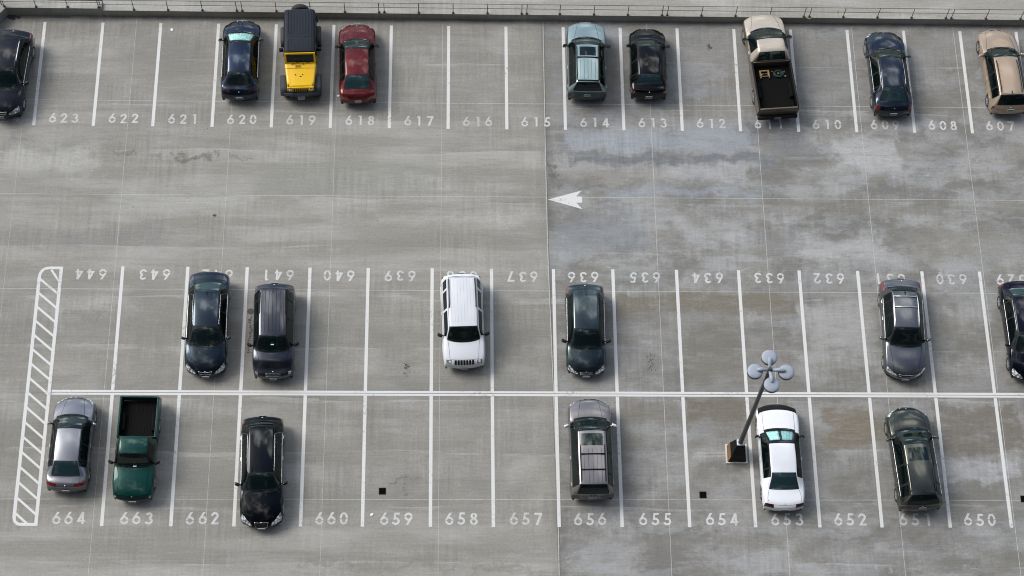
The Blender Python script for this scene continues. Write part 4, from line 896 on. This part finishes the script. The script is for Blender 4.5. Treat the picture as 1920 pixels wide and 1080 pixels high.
# bottom row
C('sedan', 'silver compact sedan in bay 664 beside the hatched marking', 'car', (.19, .20, .22), (143.9, 741.5, .62), (125.7, 924.8, .36), (895, 862.6, 803, 775.7, 748), .87, 'sedan', deck_s=.20, metal=0.75, wr=.60, seat=SEAT, bow={8: .22, 9: .2, 10: .22}, grear=GL_R, hoodv=.66, tailp=[(2.95, .55), (3.0, 1.3), (3.3, 1.9), (3.2, 2.3), (2.5, 2.3), (2.4, 1.2), (2.4, .55)], rough=0.3, lower=(.10, .10, .11), lowk=2.3)
gp = C('pickup_truck', 'dark green pickup truck with empty black bed parked nose down in bay 663', 'pickup truck', (.001, .034, .028), (248.9, 942, .45), (262.2, 741.5, 1.08), (815, 815.5, 848.9, 878, 928), .86, 'pickup', dict(rr=1.62, rm=1.66, rf=1.62, cowl=1.08, hm=1.02, hf=.86, belt=1.0, deck=1.0, bb=1.05, low=.38, bump=.7), R=.34, rov=1.10, metal=0.3, wr=.70, mirm=TRIM, permit=7.75, permv=-.1, bow={8: .12, 9: .12, 10: .12, 11: .16, 12: .2}, wt={10: .82, 11: .84, 12: .8}, head=[(10.5, 1.0), (10.5, 2.0), (10.95, 2.0), (10.95, 1.0)], gstyle='none', grille=(10.5, 11.2, .85), hoodv=.93, panes=[(5.6, 7.74)], rough=0.3)
bed(gp, gp.cab0, .86, .45, 1.04, .66, gp.pm)
C('estate_car', 'glossy black estate car parked nose down in bay 661', 'car', (.006, .008, .009), (490.6, 991.5, .42), (491.8, 780.4, 1.0), (788, 800, 886, 924, 975), .90, 'wagon', dict(rr=1.38, rm=1.45, rf=1.38, deck=.92, bb=.99), tex=.10, metal=0.9, wr=.60, belt='chrome2', gstyle='frame', grille=(10.4, 11.3, .5), panes=[(6.3, 7.75), (5.45, 6.22), (4.9, 5.38)], handle=CHROME, bow={11: .36, 12: .40, 5: -.12, 4: -.16}, spokes=7, rough=0.14)
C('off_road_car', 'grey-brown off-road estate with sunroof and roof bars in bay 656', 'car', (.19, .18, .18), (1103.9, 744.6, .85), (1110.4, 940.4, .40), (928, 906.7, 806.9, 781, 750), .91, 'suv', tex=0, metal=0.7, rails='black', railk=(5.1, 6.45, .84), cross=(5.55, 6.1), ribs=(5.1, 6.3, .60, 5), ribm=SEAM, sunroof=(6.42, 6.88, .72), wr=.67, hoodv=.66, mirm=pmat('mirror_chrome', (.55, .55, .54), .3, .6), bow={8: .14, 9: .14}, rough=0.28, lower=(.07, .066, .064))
white = C('coupe_car', 'white coupe with black bonnet edge and sunshade in bay 653', 'car', (.63, .65, .68), (1455, 756, .62), (1469, 960, .38), (920, 884.3, 830.7, 802.3, 762), .90, 'sedan', dict(rr=1.28, rm=1.32, rf=1.27, cowl=.92, hm=.86, hf=.70, belt=.84, deck=.94, bb=.98), gwind=GL_C, deck_s=.26, metal=0, wr=.61, twodoor=True, mirm=TRIM, bra=(9.62, 11.4), panes=[(5.35, 7.72), (4.75, 5.25)], tailm=SMOKE, tailp=[(2.6, .62), (2.6, 1.9), (2.3, 2.3), (1.95, 2.3), (1.95, .62)], gstyle='none', hoodfront=False, wt={8: .78, 9: .84, 10: .86, 3: .86, 4: .78}, bow={3: -.14, 4: -.10, 7: .04, 8: .14, 9: .16, 10: .16, 11: .22, 12: .25}, channel=False, seat=SEATG)
C('crossover_car', 'dark olive-black crossover with panoramic roof in bay 651', 'car', (.058, .064, .052), (1697.5, 761, .70), (1725, 961, .38), (948, 926, 832.5, 801, 768), .93, 'suv', dict(rr=1.52, rm=1.60, rf=1.54, cowl=1.05, hm=.98, hf=.80, belt=.98, deck=.98, bb=1.06), tex=0, metal=0.9, sunroof=(6.30, 6.86, .76), wr=.60, belt='chrome', rails='black', railk=(5.1, 6.2, .93), antenna=(5.15, 0, 'fin'), bow={8: .24, 9: .24, 10: .3, 11: .4, 12: .4}, tailp=[(3.3, 1.15), (3.9, 1.9), (3.4, 2.4), (2.7, 2.35), (2.9, 1.2), (3.05, .45), (3.25, .45)], seat=SEATT, rough=0.22)

# sunshades (each lies behind a windscreen on the dashboard)
def sunshade(c, label, k0, k1, split=False):
    g = MB(); h2 = c.L / 2; n = 48; vs = np.linspace(-.86, .86, n); ks = np.linspace(k0, k1, 8); v = []
    for k_ in ks:
        for j, v_ in enumerate(vs): p = c.P(k_, v_, -.035); p[2] += .012 * math.sin(j * 1.15) - (.05 if (split and abs(v_) < .08) else 0); v.append(tuple(p))
    f = [(i * n + j, i * n + j + 1, (i + 1) * n + j + 1, (i + 1) * n + j) for i in range(7) for j in range(n - 1) if not (split and abs((vs[j] + vs[j + 1]) / 2) < .09)]
    g.add(v, f); o = g.build('sunshade', SUNSH, None, True); o.location = c.root.location; o.rotation_euler = c.root.rotation_euler
    md = o.modifiers.new('t', 'SOLIDIFY'); md.thickness = .006
    tag(o, label, 'sunshade', 'sunshades behind windscreens')
sunshade(sedan620, 'pleated pale teal sunshade behind the navy sedan windscreen', 7.25, 7.86)
sunshade(white, 'two-panel pale teal sunshade behind the white coupe windscreen', 7.22, 7.84, True)

# cargo in the beige pickup
Rz = pt.root.rotation_euler.z
p = at(1433, 139, .76)
cart = empty('folding_hand_cart', (p[0], p[1], .756), Rz, label='small yellow folding cart lying in the bed of the beige pickup', cat='hand cart')
YEL = pmat('yellow_plastic', (.22, .135, .03), .7, noise=.2)
g = MB(); g.rbox(-.24, -.15, -.17, .17, .03, .10, .02); g.rbox(.15, .24, -.17, .17, .03, .10, .02); g.rbox(-.149, .149, .10, .17, .03, .09, .02); g.rbox(-.149, .149, -.17, -.13, .03, .07, .015); g.build('cart_frame', YEL, cart, True)
g = MB(); g.tube([(-.13, -.13, .06), (-.13, -.02, .07), (.13, -.02, .07), (.13, -.13, .06)], .012, 6); g.build('handle', CHROME, cart, True)
for x in (-.2, .2): g = MB(); g.lathe([(.001, -.02), (.05, -.02), (.05, .02), (.001, .02)], (x, -.22, .055), 'x', 14); g.build('wheel', ALLOY, cart, 'auto')
p = at(1459, 139, .76)
GRN = pmat('green_hose', (.006, .038, .028), .6); hr = empty('hose_reel', (p[0], p[1], .756), Rz, label='coiled dark green hose with fittings in the bed of the beige pickup', cat='hose')
g = MB()
for k, r in enumerate((.12, .16, .20, .23, .17)):
    g.tube([(r * math.cos(t) * (1 + .05 * math.sin(3 * t + k)), r * .85 * math.sin(t), .03 + k * .014) for t in np.linspace(0, 2 * math.pi, 26, endpoint=False)], .013, 6, closed=True)
g.build('hose', GRN, hr, True)
g = MB(); g.tube([(.2, .05, .03), (.32, .12, .05), (.33, .0, .05)], .014, 6); g.tube([(-.2, .1, .03), (-.3, .16, .05)], .014, 6); g.lathe([(.04, 0), (.045, .06), (.001, .07)], (0, 0, .03), n=12); g.rbox(.28, .36, -.18, -.12, .0, .06, .01); g.build('hose_fittings', pmat('brass', (.25, .20, .12), .5, .5), hr, True)
# ---------------------------------------------------------------- yellow off-roader, built from its own flat panels
def offroader():
    nose = at(565, 184, .55); tl = at(563.6, 30, 1.0)
    yaw = math.atan2(-(nose[0] - tl[0]), nose[1] - tl[1])
    ax = np.array([-math.sin(yaw), math.cos(yaw)])
    def w2s(py, z): p = at(564.5, py, z); return float((p[:2] - nose[:2]) @ ax)     # 0 at bumper, negative towards the tail
    root = empty('off_road_car', (nose[0], nose[1], 0), yaw, label='bright yellow off-roader with black hard top and grey fender flares in bay 619', cat='car', group='vehicles parked in the numbered bays')
    YL = for_paint(paint('yellow_paint', (.66, .40, .004), 0, .35)); TOP = pmat('hardtop_black', (.010, .014, .022), .6, noise=.12, spec=.22); FL = pmat('flare_plastic', (.040, .045, .052), .7, noise=.12, spec=.25)
    roof_r = w2s(16, 1.80); roof_f = w2s(96.5, 1.80); wf_t = w2s(99, 1.78); wf_b = w2s(117.5, 1.30); hood_f = w2s(163, 1.08); gr_b = w2s(174, .62)
    hwb, hwt = .715, .70
    tail = roof_r - .02
    g = MB()      # tub
    g.rbox(-hwb, hwb, tail, wf_b + .02, .55, 1.20, .05); g.build('body_tub', YL, root, True)
    # hood: tapering, slightly crowned
    def loft(rows, mats, name, parent=root):
        g = MB(); n = len(rows[0]); v = [p for r in rows for p in r]; g.add(v, [(i * n + j, i * n + j + 1, (i + 1) * n + j + 1, (i + 1) * n + j) for i in range(len(rows) - 1) for j in range(n - 1)]); g.add(rows[0][::-1], [tuple(range(n))]); g.add(rows[-1], [tuple(range(n))]); return g.build(name, mats, parent, 'auto')
    def hrow(s, w, z, zb): return [(-w, s, zb), (-w, s, z - .05), (-w + .025, s, z - .015)] + [(x * (w - .06), s, z + .018 * (1 - x * x)) for x in np.linspace(-1, 1, 9)] + [(w - .025, s, z - .015), (w, s, z - .05), (w, s, zb)]
    rows = [hrow(wf_b + t * (hood_f - wf_b), .735 - .125 * t, 1.205 - .085 * t - (.04 if t == 1 else 0), .70) for t in (0, .25, .5, .75, .96, 1)]
    hood = loft(rows, YL, 'hood')
    g = MB(); hs = wf_b + .20 * (hood_f - wf_b)
    g.tube([(x, wf_b + .24, 1.222 - .018 * (x / .7) ** 2) for x in np.linspace(-.70, .70, 9)], .006, 5)
    for x in (-.20, .14): g.rbox(x + .1 - .02, x + .1 + .02, wf_b + .55, wf_b + .60, 1.19, 1.215, .008)
    g.rbox(-.05, .04, wf_b + .66, wf_b + .675, 1.18, 1.212, .004)
    for x in (-.59, .56): g.rbox(x, x + .035, hood_f - .14, hood_f - .02, 1.08, 1.16, .01)
    g.build('hood_fittings', TRIM, root, True)
    g = MB()
    for k in range(6): x = -.02 + k * .045; g.box(x - .010, x + .010, wf_b + .06, wf_b + .20, 1.214, 1.2255)
    g.build('cowl_vent', TRIM, root)
    # grille
    gy = hood_f + .03
    g = MB(); g.rbox(-.62, .62, hood_f - .03, gy + .03, .62, 1.10, .03); gg = g.build('grille', YL, root, True)
    g = MB()
    for k in range(7): x = (k - 3) * .098; g.rbox(x - .030, x + .030, gy + .012, gy + .036, .72, 1.03, .012)
    g.build('grille_slots', pmat('slot_black', (.006, .006, .006), .8), gg, True)
    for x in (-.47, .47):
        g = MB(); 
        P = [(.001, .05), (.05, .045), (.085, .025), (.095, .0)]
        n = 20; v = []
        for j in range(n):
            t = 2 * math.pi * j / n
            for r, h in P: v.append((x + r * math.cos(t), gy + .03 + h, .93 + r * math.sin(t)))
        g.add(v, [(j * 4 + i, (j + 1) % n * 4 + i, (j + 1) % n * 4 + i + 1, j * 4 + i + 1) for j in range(n) for i in range(3)]); g.build('headlight', HEAD, root, True)
    # windscreen frame (yellow) and glass
    def wq(s): return wf_b + (wf_t - wf_b) * s, 1.22 + .53 * s
    g = MB(); F = lambda x0, x1, s0, s1: g.add([(x0, wq(s0)[0], wq(s0)[1]), (x1, wq(s0)[0], wq(s0)[1]), (x1, wq(s1)[0], wq(s1)[1]), (x0, wq(s1)[0], wq(s1)[1]), (x0, wq(s0)[0] - .05, wq(s0)[1] - .02), (x1, wq(s0)[0] - .05, wq(s0)[1] - .02), (x1, wq(s1)[0] - .05, wq(s1)[1] - .02), (x0, wq(s1)[0] - .05, wq(s1)[1] - .02)], [(0, 1, 2, 3), (7, 6, 5, 4), (0, 4, 5, 1), (1, 5, 6, 2), (2, 6, 7, 3), (3, 7, 4, 0)])
    F(-.72, .72, 0, .10); F(-.70, .70, .88, 1); F(-.715, -.63, .10, .88); F(.63, .715, .10, .88); fr = g.build('windscreen_frame', YL, root)
    g = MB(); a, b_ = wq(.10), wq(.88); g.add([(-.63, a[0] - .02, a[1]), (.63, a[0] - .02, a[1]), (.63, b_[0] - .02, b_[1]), (-.63, b_[0] - .02, b_[1])], [(0, 1, 2, 3)]); gl = g.build('windscreen', GL_D, fr); md = gl.modifiers.new('t', 'SOLIDIFY'); md.thickness = .006
    for x in (-.2, .30):
        g = MB(); g.tube([(x + .12, wq(.02)[0] + .05, 1.245), (x - .02, wq(.06)[0] + .02, 1.27), (x - .32, wq(.16)[0] + .005, 1.33)], [.016, .012, .008], 6); g.build('wiper', TRIM, root, True)
    # hard top with raised ribs
    zt_ = 1.80
    def trow(s, w, z, zb, f=1.0): return [(-w - .07, s, zb), (-w - .01, s, z - .08), (-w + .03, s, z - .02)] + [(x * (w - .08), s, z + .012 * (1 - x * x)) for x in np.linspace(-1, 1, 9)] + [(w - .03, s, z - .02), (w + .01, s, z - .08), (w + .07, s, zb)]
    Ls = roof_f - roof_r
    rows = [trow(roof_r + t * Ls, hwt - d, zt_ - e, 1.2 if t < .97 else 1.5) for t, d, e in ((0, .06, .10), (.012, .02, .03), (.03, 0, 0), (.3, 0, 0), (.6, 0, 0), (.74, 0, -.004), (.76, 0, -.0), (.96, 0, -.0), (.99, 0, .02), (1, .01, .06))]
    ht = loft(rows, TOP, 'hard_top')
    g = MB()
    for k in range(9):
        x = (k - 4) * .135
        g.rbox(x - .030, x + .030, roof_r + .14, roof_r + .60 * Ls, zt_ + .002, zt_ + .022, .01)
        g.rbox(x - .026, x + .026, roof_r + .70 * Ls, roof_r + .97 * Ls, zt_ + .002, zt_ + .020, .01)
    for sgx in (-1, 1): g.tube([(sgx * .60, roof_r + .62 * Ls, zt_ + .005), (sgx * .42, roof_r + .655 * Ls, zt_ + .012), (0, roof_r + .665 * Ls, zt_ + .014)], .008, 5)
    g.build('roof_ribs', TOP, ht, 'auto')
    g = MB()
    for k in range(8): g.rbox((k - 3.5) * .15 - .018, (k - 3.5) * .15 + .018, roof_r + .05, roof_r + .09, zt_ - .012, zt_ + .014, .006)
    for k in (-2.2, -1.2, .6, 1.6): g.rbox(k * .16 - .018, k * .16 + .018, roof_r + .655 * Ls + .03, roof_r + .655 * Ls + .06, zt_ + .002, zt_ + .018, .006)
    g.build('roof_bolts', FL, ht, True)
    for sd in (-1, 1):
        for (a0, a1, nm) in ((.70, .97, 'side_window'), (.40, .66, 'side_window'), (.05, .34, 'side_window')):
            g = MB(); x0, x1 = sd * (hwt + .078), sd * (hwt + .035)
            g.add([(x0, roof_r + a0 * Ls, 1.24), (x0, roof_r + a1 * Ls, 1.24), (x1, roof_r + a1 * Ls, 1.64), (x1, roof_r + a0 * Ls, 1.64)], [(0, 1, 2, 3)]); ob = g.build(nm, GL_D, root); md = ob.modifiers.new('t', 'SOLIDIFY'); md.thickness = .008; md.offset = 0
        for (a0, a1) in ((.68, .99), (.38, .67)):
            g = MB(); x0, x1 = sorted((sd * hwb, sd * (hwb + .045))); g.rbox(x0, x1, roof_r + a0 * Ls, roof_r + a1 * Ls, .62, 1.20, .02); d_ = g.build('door', YL, root, True)
            g = MB(); g.rbox(*sorted((sd * (hwb + .04), sd * (hwb + .07))), roof_r + a0 * Ls + .06, roof_r + a0 * Ls + .2, 1.08, 1.12, .01); g.build('handle', TRIM, d_, True)
        # flares and wheels
        for yc, nm in ((gy - .42, 'front'), (roof_r + .80, 'rear')):
            A = np.linspace(math.radians(158), math.radians(18), 12); rr = .50; rows = []
            xi, xo = (.55 if nm == 'front' else .70), .935
            for a in A:
                y = yc + rr * math.cos(a) * 1.08; zz = .44 + min(.44, rr * math.sin(a) * 1.15)
                rows.append([(sd * xi, y, zz + .02), (sd * (xo - .05), y, zz + .01), (sd * xo, y, zz - .03), (sd * xo, y, zz - .09), (sd * (xo - .06), y, zz - .07)])
            g = MB(); n = 5; g.add([p for r in rows for p in r], [(i * n + j, i * n + j + 1, (i + 1) * n + j + 1, (i + 1) * n + j) if sd < 0 else (i * n + j + 1, i * n + j, (i + 1) * n + j, (i + 1) * n + j + 1) for i in range(len(rows) - 1) for j in range(n - 1)])
            ob = g.build('fender_flare', FL, root, 'auto'); md = ob.modifiers.new('t', 'SOLIDIFY'); md.thickness = .02
            W_ = type('W', (), {}); w_ = W_(); w_.R = .40; w_.o = {'spokes': 5}; w_.root = root; Car.wheel(w_, sd * .80, yc)
        g = MB(); g.rbox(*sorted((sd * (hwb + .07), sd * (hwb + .26))), roof_f - .45, roof_f - .32, 1.26, 1.46, .03)
        g.tube([(sd * hwb, roof_f - .35, 1.2), (sd * (hwb + .12), roof_f - .38, 1.3)], .02, 6); g.build('wing_mirror', TRIM, root, True)
    # bumpers, underbody, spare wheel
    g = MB()
    n = 9; pts = [(x, -.06 - .13 * (abs(x) / .93) ** 3, 0) for x in np.linspace(-.93, .93, 21)]
    v = []
    for x, y, _ in pts: v += [(x, y, .52), (x, y + .03, .66), (x, y - .03, .74), (x, y - .22, .74), (x, y - .22, .52)]
    g.add(v, [(i * 5 + j, i * 5 + (j + 1) % 5, (i + 1) * 5 + (j + 1) % 5, (i + 1) * 5 + j) for i in range(20) for j in range(5)] + [(4, 3, 2, 1, 0), tuple(range(100, 105))]); bp = g.build('front_bumper', FL, root, 'auto')
    for x in (-.36, .36): g = MB(); g.tube([(x, -.10, .70), (x, -.02, .72), (x, .03, .68)], .022, 8); g.build('tow_hook', TRIM, bp, True)
    for x in (-.58, .58): g = MB(); g.rbox(x - .07, x + .07, -.09, -.035, .56, .68, .03); g.build('fog_lamp', TRIM, bp, True)
    g = MB(); g.box(-.155, .155, -.012, .0, .48, .63)
    for q in range(6): x = -.11 + q * .044; g.box(x - .013, x + .013, .0001, .004, .52, .59, 1)
    g.v = [(x, y - (z - .55) * .5, z) for x, y, z in g.v]
    g.build('licence_plate', [PLATE, PLATET], bp)
    g = MB(); g.box(-.45, .45, tail + .1, -.25, .30, .62); g.build('underbody', UNDER, root)
    sp = at(563.5, 12.5, 1.35); sy = float((sp[:2] - nose[:2]) @ ax)
    g = MB(); r = .42; prof = [(r * .5, .0), (r * .8, -.01), (r * .97, .03), (r, .08), (r, .18), (r * .9, .24), (.001, .24)]; n = 32; v = []
    for j in range(n):
        t = 2 * math.pi * j / n
        for R_, h in prof: v.append((R_ * math.cos(t), -h + .24 + tail - .36, 1.24 + R_ * math.sin(t)))
    k = len(prof); g.add(v, [(j * k + i, (j + 1) % n * k + i, (j + 1) % n * k + i + 1, j * k + i + 1) for j in range(n) for i in range(k - 1)]); sw = g.build('spare_wheel', RUB, root, True)
    g = MB(); g.rbox(-.1, .1, tail - .13, tail + .01, .98, 1.3, .02); g.build('spare_wheel_carrier', TRIM, root, True)
    g = MB(); g.rbox(-.80, .80, tail - .16, tail - .01, .50, .66, .03); g.build('rear_bumper', TRIM, root, True)
    for sd in (-1, 1):
        g = MB(); g.rbox(*sorted((sd * .60, sd * .74)), tail - .05, tail - .002, .85, 1.08, .02); g.build('tail_light', RED, root, True)
        g = MB(); g.rbox(*sorted((sd * .12, sd * .6)), roof_f - .85, roof_f - .70, .8, 1.45, .05); g.rbox(*sorted((sd * .12, sd * .6)), roof_f - .8, roof_f - .3, .75, .95, .05); g.build('front_seat', SEAT, root, True)
offroader()
